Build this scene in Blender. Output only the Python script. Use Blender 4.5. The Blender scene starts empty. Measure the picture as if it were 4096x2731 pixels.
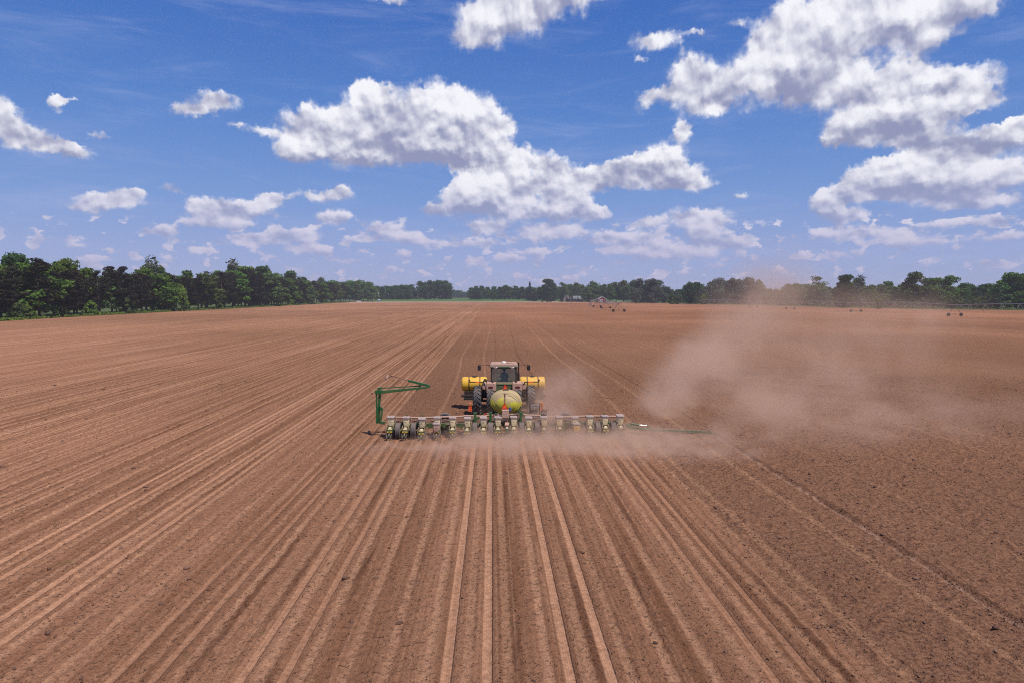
import bpy, bmesh, math, random
import numpy as np
from mathutils import Vector, Matrix, Euler

R = math.radians
PI = math.pi
sc = bpy.context.scene
COL = sc.collection
rnd = random.Random(7)

# ------------------------------------------------------------------ camera
F = 2730.7
H = 7.0
cam_d = bpy.data.cameras.new('camera')
cam = bpy.data.objects.new('camera', cam_d)
COL.objects.link(cam)
cam_d.lens = 24
cam_d.sensor_width = 36
cam_d.clip_end = 9000
cam_d.clip_start = 0.5
cam.location = (0, 0, H)
CR = Euler((R(90 - 3.78), 0, R(-1.64)))
cam.rotation_euler = CR
sc.camera = cam
CM = CR.to_matrix()


def ray(px, py):
    return CM @ Vector(((px - 2048) / F, -(py - 1365.5) / F, -1))


def at(px, py, Y):
    "point of the photograph's pixel at distance Y along the rows"
    d = ray(px, py)
    return Vector((0, 0, H)) + d * (Y / d.y)


def gnd(px, py):
    d = ray(px, py)
    return Vector((0, 0, H)) + d * (-H / d.z)


# ------------------------------------------------------------------ node helper
class E:
    def __init__(s, nt, sock):
        s.nt = nt
        s.s = sock

    def _m(s, op, *a, clamp=False):
        n = s.nt.nodes.new('ShaderNodeMath')
        n.operation = op
        n.use_clamp = clamp
        for i, v in enumerate((s,) + a):
            if isinstance(v, E):
                s.nt.links.new(v.s, n.inputs[i])
            else:
                n.inputs[i].default_value = v
        return E(s.nt, n.outputs[0])

    def __add__(s, o): return s._m('ADD', o)
    def __radd__(s, o): return s._m('ADD', o)
    def __sub__(s, o): return s._m('SUBTRACT', o)
    def __mul__(s, o): return s._m('MULTIPLY', o)
    def __rmul__(s, o): return s._m('MULTIPLY', o)
    def __truediv__(s, o): return s._m('DIVIDE', o)
    def __rsub__(s, o): return (s * -1.0) + o
    def __neg__(s): return s * -1.0
    def abs(s): return s._m('ABSOLUTE')
    def sin(s): return s._m('SINE')
    def exp(s): return s._m('EXPONENT')
    def pow(s, o): return s._m('POWER', o)
    def min(s, o): return s._m('MINIMUM', o)
    def max(s, o): return s._m('MAXIMUM', o)
    def clamp(s): return s._m('ADD', 0.0, clamp=True)
    def wrap(s, a, b): return s._m('WRAP', b, a)
    def pingpong(s, a): return s._m('PINGPONG', a)
    def ss(s, a, b, lo=0.0, hi=1.0):
        n = s.nt.nodes.new('ShaderNodeMapRange')
        n.interpolation_type = 'SMOOTHSTEP'
        s.nt.links.new(s.s, n.inputs[0])
        n.inputs[1].default_value = a
        n.inputs[2].default_value = b
        n.inputs[3].default_value = lo
        n.inputs[4].default_value = hi
        return E(s.nt, n.outputs[0])


def ss_(x, a, b):
    """smoothstep also for falling edges"""
    if a < b:
        return x.ss(a, b)
    return x.ss(b, a, 1.0, 0.0)


def vec(nt, x, y, z):
    n = nt.nodes.new('ShaderNodeCombineXYZ')
    for i, v in enumerate((x, y, z)):
        if isinstance(v, E):
            nt.links.new(v.s, n.inputs[i])
        else:
            n.inputs[i].default_value = v
    return n.outputs[0]


def noise(nt, v, scale, detail=3, rough=.5, lac=2.0, dist=0.0, col=False, typ=None):
    n = nt.nodes.new('ShaderNodeTexNoise')
    if typ:
        n.noise_type = typ
    n.inputs['Scale'].default_value = scale
    n.inputs['Detail'].default_value = detail
    n.inputs['Roughness'].default_value = rough
    n.inputs['Lacunarity'].default_value = lac
    n.inputs['Distortion'].default_value = dist
    nt.links.new(v, n.inputs['Vector'])
    return n.outputs['Color'] if col else E(nt, n.outputs['Fac'])


def voro(nt, v, scale, feature='F1', detail=0, rough=.5, smooth=None, rand=1.0):
    n = nt.nodes.new('ShaderNodeTexVoronoi')
    n.feature = feature
    n.inputs['Scale'].default_value = scale
    n.inputs['Detail'].default_value = detail
    n.inputs['Roughness'].default_value = rough
    n.inputs['Randomness'].default_value = rand
    if smooth is not None:
        n.inputs['Smoothness'].default_value = smooth
    nt.links.new(v, n.inputs['Vector'])
    return E(nt, n.outputs['Distance'])


def mixc(nt, f, a, b, mode='MIX'):
    n = nt.nodes.new('ShaderNodeMix')
    n.data_type = 'RGBA'
    n.blend_type = mode
    if isinstance(f, E):
        nt.links.new(f.s, n.inputs[0])
    else:
        n.inputs[0].default_value = f
    for i, v in ((6, a), (7, b)):
        if isinstance(v, (tuple, list)):
            n.inputs[i].default_value = tuple(v)[:3] + (1,)
        else:
            nt.links.new(v, n.inputs[i])
    return n.outputs[2]


def scalec(nt, c, f):
    "colour times value"
    n = nt.nodes.new('ShaderNodeVectorMath')
    n.operation = 'SCALE'
    if isinstance(c, (tuple, list)):
        n.inputs[0].default_value = tuple(c)[:3]
    else:
        nt.links.new(c, n.inputs[0])
    if isinstance(f, E):
        nt.links.new(f.s, n.inputs['Scale'])
    else:
        n.inputs['Scale'].default_value = f
    return n.outputs[0]


def addc(nt, a, b, op='ADD'):
    n = nt.nodes.new('ShaderNodeVectorMath')
    n.operation = op
    for i, v in enumerate((a, b)):
        if isinstance(v, (tuple, list)):
            n.inputs[i].default_value = tuple(v)[:3]
        else:
            nt.links.new(v, n.inputs[i])
    return n.outputs[0]


def newmat(name):
    m = bpy.data.materials.new(name)
    m.use_nodes = True
    nt = m.node_tree
    nt.nodes.clear()
    out = nt.nodes.new('ShaderNodeOutputMaterial')
    return m, nt, out


def pos(nt, kind='Object'):
    n = nt.nodes.new('ShaderNodeTexCoord')
    return n.outputs[kind]


def sep(nt, v):
    n = nt.nodes.new('ShaderNodeSeparateXYZ')
    nt.links.new(v, n.inputs[0])
    return [E(nt, o) for o in n.outputs]


def principled(nt, out, col, rough=.6, metal=0.0, spec=.3, bump=None, bstr=.3, bdist=.02):
    b = nt.nodes.new('ShaderNodeBsdfPrincipled')
    if isinstance(col, (tuple, list)):
        b.inputs['Base Color'].default_value = tuple(col)[:3] + (1,)
    else:
        nt.links.new(col, b.inputs['Base Color'])
    if isinstance(rough, E):
        nt.links.new(rough.s, b.inputs['Roughness'])
    else:
        b.inputs['Roughness'].default_value = rough
    b.inputs['Metallic'].default_value = metal
    b.inputs['Specular IOR Level'].default_value = spec
    if bump is not None:
        bn = nt.nodes.new('ShaderNodeBump')
        bn.inputs['Strength'].default_value = bstr
        bn.inputs['Distance'].default_value = bdist
        nt.links.new(bump.s, bn.inputs['Height'])
        nt.links.new(bn.outputs[0], b.inputs['Normal'])
    nt.links.new(b.outputs[0], out.inputs[0])
    return b


DUST = (0.46, 0.27, 0.20)


def mat(name, col, rough=.55, metal=0.0, dust=.35, var=.15, spec=.35, nscale=6.0, dustcol=DUST):
    """painted / rubber / metal surface carrying a layer of settled soil dust: most on
    upward surfaces, patchy elsewhere"""
    m, nt, out = newmat(name)
    p = pos(nt)
    n1 = noise(nt, p, nscale, 5, .6)
    n2 = noise(nt, p, nscale * 5, 4, .6)
    base = scalec(nt, col, (n1 - .5) * (2 * var) + 1.0)
    g = nt.nodes.new('ShaderNodeNewGeometry')
    nz = sep(nt, g.outputs['Normal'])[2]
    d = (nz.ss(-.1, .95) * .75 + .25) * dust * 1.6
    oi = nt.nodes.new('ShaderNodeObjectInfo')
    d = (d + (E(nt, oi.outputs['Random']) - .5) * dust * .7 + (n1 - .5) * dust * 1.8 + (n2 - .5) * dust * .8).clamp()
    c = mixc(nt, d, base, dustcol)
    principled(nt, out, c, (d * .5 + rough).min(.95), metal, spec)
    return m


def flat(name, col, rough=.6, metal=0.0, spec=.3, var=.1, nscale=8.0):
    m, nt, out = newmat(name)
    n1 = noise(nt, pos(nt), nscale, 4, .6)
    principled(nt, out, scalec(nt, col, (n1 - .5) * (2 * var) + 1.0), rough, metal, spec)
    return m


# ------------------------------------------------------------------ mesh builder
class MB:
    def __init__(s):
        s.v = []
        s.f = []
        s.smooth = []

    def add(s, vs, fs, smooth=False):
        o = len(s.v)
        s.v += [tuple(v) for v in vs]
        s.f += [tuple(i + o for i in f) for f in fs]
        s.smooth += [smooth] * len(fs)

    def box(s, c, d, rot=None, taper=(1, 1), shift=(0, 0), ch=0.0):
        """box, centre c, size d; taper/shift act on the top face; ch = chamfer of vertical edges"""
        hx, hy, hz = d[0] / 2, d[1] / 2, d[2] / 2
        if ch:
            o = [(-hx + ch, -hy), (hx - ch, -hy), (hx, -hy + ch), (hx, hy - ch), (hx - ch, hy), (-hx + ch, hy), (-hx, hy - ch), (-hx, -hy + ch)]
        else:
            o = [(-hx, -hy), (hx, -hy), (hx, hy), (-hx, hy)]
        n = len(o)
        vs = [Vector((x, y, -hz)) for x, y in o] + [Vector((x * taper[0] + shift[0], y * taper[1] + shift[1], hz)) for x, y in o]
        fs = [tuple(reversed(range(n))), tuple(range(n, 2 * n))] + [(i, (i + 1) % n, n + (i + 1) % n, n + i) for i in range(n)]
        if rot:
            M = rot if isinstance(rot, Matrix) else Euler(rot).to_matrix()
            vs = [M @ v for v in vs]
        c = Vector(c)
        s.add([v + c for v in vs], fs)
        return s

    def bar(s, a, b, w, h=None, up=(0, 0, 1), w2=None, h2=None):
        "rectangular bar from a to b"
        h = h or w
        w2 = w2 or w
        h2 = h2 or h
        a = Vector(a); b = Vector(b)
        t = (b - a).normalized()
        u = Vector(up)
        if abs(t.dot(u)) > .98:
            u = Vector((0, 1, 0))
        sx = t.cross(u).normalized()
        sz = sx.cross(t).normalized()
        vs = []
        for p, ww, hh in ((a, w, h), (b, w2, h2)):
            for i, j in ((-1, -1), (1, -1), (1, 1), (-1, 1)):
                vs.append(p + sx * (i * ww / 2) + sz * (j * hh / 2))
        s.add(vs, [(3, 2, 1, 0), (4, 5, 6, 7), (0, 1, 5, 4), (1, 2, 6, 5), (2, 3, 7, 6), (3, 0, 4, 7)])
        return s

    def tube(s, pts, r, n=8, cap=True, smooth=True):
        pts = [Vector(p) for p in pts]
        rs = r if isinstance(r, (list, tuple)) else [r] * len(pts)
        vs = []
        prev = None
        for i, p in enumerate(pts):
            t = (pts[min(i + 1, len(pts) - 1)] - pts[max(i - 1, 0)]).normalized()
            if prev is None:
                u = Vector((0, 0, 1)) if abs(t.z) < .9 else Vector((1, 0, 0))
                a = t.cross(u).normalized()
            else:
                a = (prev - t * prev.dot(t)).normalized()
            prev = a
            b = t.cross(a)
            for k in range(n):
                th = 2 * PI * k / n
                vs.append(p + (a * math.cos(th) + b * math.sin(th)) * rs[i])
        fs = []
        for i in range(len(pts) - 1):
            for k in range(n):
                fs.append((i * n + k, i * n + (k + 1) % n, (i + 1) * n + (k + 1) % n, (i + 1) * n + k))
        s.add(vs, fs, smooth)
        if cap:
            o = len(s.v) - len(vs)
            s.f.append(tuple(o + k for k in reversed(range(n)))); s.smooth.append(False)
            s.f.append(tuple(o + (len(pts) - 1) * n + k for k in range(n))); s.smooth.append(False)
        return s

    def cyl(s, a, b, r, n=14, r2=None):
        return s.tube([a, b], [r, r if r2 is None else r2], n)

    def lathe(s, prof, n=24, axis='x', c=(0, 0, 0), sy=1.0, sz=1.0, smooth=True, closed=False):
        """profile [(along, radius)] round the axis"""
        vs = []
        c = Vector(c)
        for a, r in prof:
            for k in range(n):
                th = 2 * PI * k / n
                p, q = r * math.cos(th) * sy, r * math.sin(th) * sz
                v = {'x': (a, p, q), 'y': (p, a, q), 'z': (p, q, a)}[axis]
                vs.append(c + Vector(v))
        fs = []
        m = len(prof)
        for i in range(m if closed else m - 1):
            j = (i + 1) % m
            for k in range(n):
                f = (i * n + k, i * n + (k + 1) % n, j * n + (k + 1) % n, j * n + k)
                fs.append(f if axis == 'y' else tuple(reversed(f)))
        s.add(vs, fs, smooth)
        return s

    def prism(s, poly, a, b, axis='y', c=(0, 0, 0)):
        """polygon extruded from a to b along the axis; polygon in the two other coordinates"""
        c = Vector(c)
        n = len(poly)
        def P(u, v, w):
            return {'x': (w, u, v), 'y': (u, w, v), 'z': (u, v, w)}[axis]
        vs = [c + Vector(P(u, v, a)) for u, v in poly] + [c + Vector(P(u, v, b)) for u, v in poly]
        fs = [tuple(range(n)), tuple(reversed(range(n, 2 * n)))] + [(i, n + i, n + (i + 1) % n, (i + 1) % n) for i in range(n)]
        s.add(vs, fs)
        return s

    def ball(s, c, r, n=12, m=8):
        if not isinstance(r, (tuple, list)):
            r = (r, r, r)
        c = Vector(c)
        vs = []
        for i in range(m + 1):
            ph = PI * i / m
            for k in range(n):
                th = 2 * PI * k / n
                vs.append(c + Vector((r[0] * math.sin(ph) * math.cos(th), r[1] * math.sin(ph) * math.sin(th), r[2] * math.cos(ph))))
        fs = []
        for i in range(m):
            for k in range(n):
                fs.append((i * n + k, (i + 1) * n + k, (i + 1) * n + (k + 1) % n, i * n + (k + 1) % n))
        s.add(vs, fs, True)
        return s

    def mesh(s, name):
        me = bpy.data.meshes.new(name)
        me.from_pydata(s.v, [], s.f)
        bm = bmesh.new()
        bm.from_mesh(me)
        bmesh.ops.remove_doubles(bm, verts=bm.verts, dist=1e-5)
        bmesh.ops.recalc_face_normals(bm, faces=bm.faces)
        bm.to_mesh(me)
        bm.free()
        return me

    def build(s, name, m, parent=None, bevel=0.0, smooth=True):
        me = s.mesh(name)
        me.materials.append(m)
        o = bpy.data.objects.new(name, me)
        COL.objects.link(o)
        if parent is not None:
            o.parent = parent
        if smooth:
            for p in me.polygons:
                p.use_smooth = True
            me.set_sharp_from_angle(angle=R(38))
        if bevel:
            b = o.modifiers.new('bevel', 'BEVEL')
            b.width = bevel
            b.segments = 2
            b.limit_method = 'ANGLE'
            b.angle_limit = R(40)
        return o


def empty(name, loc=(0, 0, 0), rz=0.0, parent=None):
    o = bpy.data.objects.new(name, None)
    COL.objects.link(o)
    o.location = loc
    o.rotation_euler = (0, 0, rz)
    if parent is not None:
        o.parent = parent
    return o


def tag(o, label=None, cat=None, group=None, kind=None):
    if label: o['label'] = label
    if cat: o['category'] = cat
    if group: o['group'] = group
    if kind: o['kind'] = kind
    return o


def copy_tree(o, parent=None):
    c = o.copy()
    COL.objects.link(c)
    if parent is not None:
        c.parent = parent
    for ch in list(o.children):
        copy_tree(ch, c)
    return c


def np_mesh(name, verts, faces, m):
    "numpy verts (n,3) and quad or tri faces (k, 3|4)"
    me = bpy.data.meshes.new(name)
    k = faces.shape[1]
    me.vertices.add(len(verts))
    me.vertices.foreach_set('co', verts.astype(np.float32).ravel())
    me.loops.add(faces.size)
    me.loops.foreach_set('vertex_index', faces.astype(np.int32).ravel())
    me.polygons.add(len(faces))
    me.polygons.foreach_set('loop_start', np.arange(0, faces.size, k, dtype=np.int32))
    me.update(calc_edges=True)
    me.materials.append(m)
    return me
# ------------------------------------------------------------------ render settings and light
sc.render.engine = 'CYCLES'
sc.view_settings.view_transform = 'Standard'
sc.view_settings.look = 'None'
sc.view_settings.gamma = 1.0
sc.view_settings.exposure = 0.0
cy = sc.cycles
cy.use_denoising = False
cy.max_bounces = 5
cy.diffuse_bounces = 2
cy.glossy_bounces = 2
cy.transmission_bounces = 3
cy.transparent_max_bounces = 8
cy.volume_bounces = 1
cy.volume_step_rate = 1.0
cy.volume_max_steps = 160
cy.sample_clamp_indirect = 6
cy.use_adaptive_sampling = True
cy.adaptive_threshold = .014
cy.adaptive_min_samples = 12
cy.filter_width = 1.1
sc.cycles.pixel_filter_type = 'BLACKMAN_HARRIS'

SUN_EL, SUN_AZ = 61.0, 136.0      # azimuth clockwise from the rows' direction (+Y)
sd = bpy.data.lights.new('sun', 'SUN')
sd.energy = 4.7
sd.angle = R(0.53)
sd.color = (1.0, 0.94, 0.84)
sun = bpy.data.objects.new('sun', sd)
COL.objects.link(sun)
sv = Vector((math.cos(R(SUN_EL)) * math.sin(R(SUN_AZ)), math.cos(R(SUN_EL)) * math.cos(R(SUN_AZ)), math.sin(R(SUN_EL))))
sun.rotation_euler = (-sv).to_track_quat('-Z', 'Y').to_euler()

# ------------------------------------------------------------------ sky with cumulus clouds
world = bpy.data.worlds.new('World')
sc.world = world
world.use_nodes = True
nt = world.node_tree
nt.nodes.clear()
wout = nt.nodes.new('ShaderNodeOutputWorld')
sky = nt.nodes.new('ShaderNodeTexSky')
sky.sky_type = 'NISHITA'
sky.sun_disc = False
sky.sun_elevation = R(SUN_EL)
sky.sun_rotation = R(SUN_AZ)
sky.altitude = 200
sky.air_density = 1.0
sky.dust_density = 0.6
sky.ozone_density = 2.5
tc = nt.nodes.new('ShaderNodeTexCoord')
gx, gy, gz = sep(nt, tc.outputs['Generated'])
DEG = 180 / PI
az = gx._m('ARCTAN2', gy) * DEG
el = gz.max(-1.0).min(1.0)._m('ARCSINE') * DEG


def azel(px, py):
    d = ray(px, py).normalized()
    return math.degrees(math.atan2(d.x, d.y)), math.degrees(math.asin(d.z))


S = 4096 / 2352
# cumulus masses: centre and half size, in the photograph laid out 2352 wide; strength
CL = [
 (1120, 60, 62, 45, 1), (1200, 25, 100, 50, 1.1), (1310, -6, 90, 24, .8), (1075, 95, 36, 20, .8), (890, 0, 55, 13, .6),
 (1780, 170, 66, 70, 1.1), (1850, 85, 100, 70, 1.2), (1950, 45, 120, 60, 1.1), (2090, 45, 120, 50, 1), (2220, 5, 80, 40, 1),
 (1880, 205, 85, 45, .9), (2130, 90, 60, 35, .7), (2040, 200, 110, 50, 1), (2170, 190, 110, 42, 1), (2250, 235, 52, 24, .8),
 (1990, 290, 95, 40, .9), (1915, 322, 28, 22, .8), (2110, 270, 130, 42, .9), (2060, 320, 100, 22, .5),
 (1590, 165, 52, 38, 1), (1640, 205, 60, 30, .9), (1540, 220, 66, 22, .85), (1475, 240, 26, 24, .7), (1630, 248, 62, 20, .9), (1690, 190, 30, 30, .7),
 (1500, 92, 52, 24, .95), (1470, 138, 22, 9, .5), (1610, 74, 26, 7, .5), (1684, 52, 20, 12, .5), (1565, 302, 22, 22, .8),
 (855, 212, 34, 24, 1.2), (715, 290, 66, 42, .9), (672, 352, 34, 26, .9), (790, 330, 100, 48, 1.1), (900, 290, 105, 58, 1.2),
 (990, 245, 50, 42, 1.2), (1060, 270, 72, 52, 1.2), (1130, 300, 48, 36, 1), (1010, 350, 110, 30, .8), (860, 365, 160, 16, .5),
 (1190, 368, 36, 28, 1.1), (1125, 400, 54, 42, 1.2), (1062, 448, 58, 42, 1.2), (1150, 460, 80, 36, 1.1), (1000, 488, 30, 13, .7),
 (1262, 380, 46, 26, .8), (1290, 425, 66, 34, 1), (1310, 478, 66, 32, 1), (1368, 494, 28, 12, .8), (1235, 495, 50, 14, .5),
 (1490, 375, 70, 38, 1.15), (1430, 395, 56, 28, 1), (1550, 400, 56, 26, .95), (1370, 412, 40, 22, .8), (1500, 428, 110, 14, .5), (1602, 425, 44, 16, .6),
 (2, 262, 34, 42, 1.1), (35, 305, 44, 26, 1), (108, 332, 62, 22, 1), (175, 352, 44, 16, .9), (130, 245, 20, 18, .6), (150, 230, 24, 7, .45), (232, 308, 38, 13, .7),
 (495, 233, 52, 24, 1.05), (430, 258, 42, 16, .95), (600, 302, 40, 10, .6), (540, 285, 22, 8, .45),
 (245, 464, 66, 16, .95), (302, 442, 30, 12, .9), (190, 480, 38, 8, .5), (393, 435, 30, 15, .55), (115, 500, 24, 7, .45),
 (487, 486, 46, 26, 1.15), (560, 488, 40, 17, 1), (622, 464, 30, 17, .95), (500, 515, 70, 9, .6), (735, 452, 60, 13, .65), (776, 440, 26, 14, .9),
 (768, 500, 34, 15, .95), (572, 553, 46, 14, .95), (630, 532, 14, 18, .8), (380, 532, 26, 14, .9), (690, 545, 46, 18, .9), (712, 576, 50, 9, .9), (450, 576, 20, 9, .8),
 (875, 526, 38, 16, .95), (835, 552, 22, 8, .7), (945, 548, 32, 14, .9), (1060, 560, 90, 9, .75), (1112, 525, 40, 14, .8), (930, 588, 24, 6, .6), (1170, 596, 42, 10, .7),
 (1245, 538, 60, 18, .95), (1420, 548, 56, 17, .95), (1490, 512, 28, 12, .9), (1605, 508, 66, 24, 1.15), (1640, 560, 76, 19, .95), (1508, 562, 30, 14, .8), (1700, 448, 24, 8, .5),
 (1560, 590, 90, 14, .55), (1420, 580, 50, 12, .55), (1090, 605, 30, 8, .6), (1240, 580, 40, 7, .5),
 (1985, 420, 56, 32, 1.1), (2070, 380, 80, 38, 1.15), (2170, 350, 66, 30, 1), (2170, 410, 110, 36, 1.1), (2290, 400, 80, 34, .9), (2060, 455, 120, 13, .7),
 (2322, 305, 56, 32, 1.1), (2245, 345, 46, 16, .7), (1900, 470, 34, 28, 1.1), (1945, 500, 50, 14, .8), (2240, 470, 120, 17, .85), (2210, 510, 110, 13, .75),
 (1920, 540, 76, 15, .7), (2050, 535, 60, 16, .6), (2110, 555, 90, 14, .65), (2300, 545, 70, 12, .6), (220, 595, 46, 9, .5), (180, 565, 26, 6, .45),

 # clear gaps between the masses
 (955, 425, 66, 28, -1.1), (1000, 404, 34, 14, -.6), (2225, 122, 70, 13, -.8), (1885, 375, 64, 22, -1.1), (1750, 300, 50, 24, -.6), (2020, 352, 70, 7, -.6), (2280, 268, 55, 14, -.8), (1400, 340, 60, 22, -.6), (1215, 400, 16, 30, -.35), (1232, 470, 14, 34, -.45), (1345, 440, 20, 16, -.5), (1420, 460, 50, 16, -.7), (2120, 500, 130, 7, -.5),
]
# places where the mass shades itself (-) or stands in full sun (+)
TONE = [(855, 212, 45, 30, .9), (1000, 235, 50, 30, .9), (1070, 250, 40, 30, .6), (930, 255, 60, 30, -1.0), (880, 305, 40, 40, -.8), (720, 330, 60, 40, .4), (960, 330, 70, 25, .4), (840, 375, 150, 16, -.9), (1040, 366, 100, 20, -1.9), (700, 260, 40, 20, -.5), (1165, 300, 30, 25, .5),
        (1840, 195, 60, 40, -1.1), (1780, 130, 60, 50, .7), (1870, 50, 90, 40, .8), (1750, 215, 30, 25, -.4), (2040, 90, 90, 26, -.8), (2160, 120, 60, 30, -.7), (2090, 30, 90, 24, .8), (2060, 165, 100, 24, .8), (2190, 160, 70, 20, .6), (2090, 215, 120, 12, -.5), (2060, 245, 120, 14, .5),
        (2030, 300, 120, 20, -1.0), (1950, 330, 60, 14, -.9), (1910, 315, 20, 14, .6), (2160, 325, 90, 18, -.8), (2100, 360, 90, 24, .6), (2230, 350, 40, 14, -.6), (2060, 440, 130, 16, -1.1), (2190, 395, 60, 24, -.3), (2000, 395, 40, 24, .4),
        (1190, 362, 34, 24, 1.1), (1105, 402, 52, 26, 1.2), (1060, 440, 40, 34, .5), (1090, 490, 90, 12, -.9), (1200, 470, 40, 30, .3), (1260, 385, 40, 16, -.3), (1310, 470, 40, 24, .3), (1260, 505, 60, 12, -.7), (1500, 355, 60, 26, .8), (1490, 425, 120, 18, -.9), (1400, 405, 50, 16, -.4), (1570, 390, 36, 24, .2),
        (1180, 70, 90, 30, -.3), (1120, 30, 40, 30, .4), (1640, 255, 60, 12, .4), (1560, 235, 60, 14, -.5), (30, 330, 50, 14, -.5), (495, 260, 60, 9, -.5), (500, 515, 70, 9, -.6), (1900, 495, 40, 12, -.8), (1895, 455, 28, 16, .7), (2330, 330, 50, 12, -.7)]

TN = []
for (cx, cyy, rx, ry, b_) in TONE:
    a0, e0 = azel(cx * S, cyy * S)
    a1, _ = azel((cx + rx) * S, cyy * S)
    _, e1 = azel(cx * S, (cyy - ry) * S)
    TN.append((a0, e0, a1 - a0, e1 - e0, b_))

CLD = []
for (cx, cyy, rx, ry, a) in CL:
    a0, e0 = azel(cx * S, cyy * S)
    a1, _ = azel((cx + rx) * S, cyy * S)
    _, e1 = azel(cx * S, (cyy - ry) * S)
    CLD.append((a0, e0, max(a1 - a0, .4) * 1.10, max(e1 - e0, .24) * 1.12, a * (1.25 if e0 < 8.5 else 1.0)))


def noise2(nt, v, scale, detail=3, rough=.5, col=False):
    n = nt.nodes.new('ShaderNodeTexNoise')
    n.noise_dimensions = '2D'
    n.inputs['Scale'].default_value = scale
    n.inputs['Detail'].default_value = detail
    n.inputs['Roughness'].default_value = rough
    nt.links.new(v, n.inputs['Vector'])
    return n.outputs['Color'] if col else E(nt, n.outputs['Fac'])


def voro2(nt, v, scale, detail, rough, smooth):
    n = nt.nodes.new('ShaderNodeTexVoronoi')
    n.voronoi_dimensions = '2D'
    n.feature = 'SMOOTH_F1'
    n.inputs['Scale'].default_value = scale
    n.inputs['Detail'].default_value = detail
    n.inputs['Roughness'].default_value = rough
    n.inputs['Smoothness'].default_value = smooth
    nt.links.new(v, n.inputs['Vector'])
    return E(nt, n.outputs['Distance'])


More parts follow.
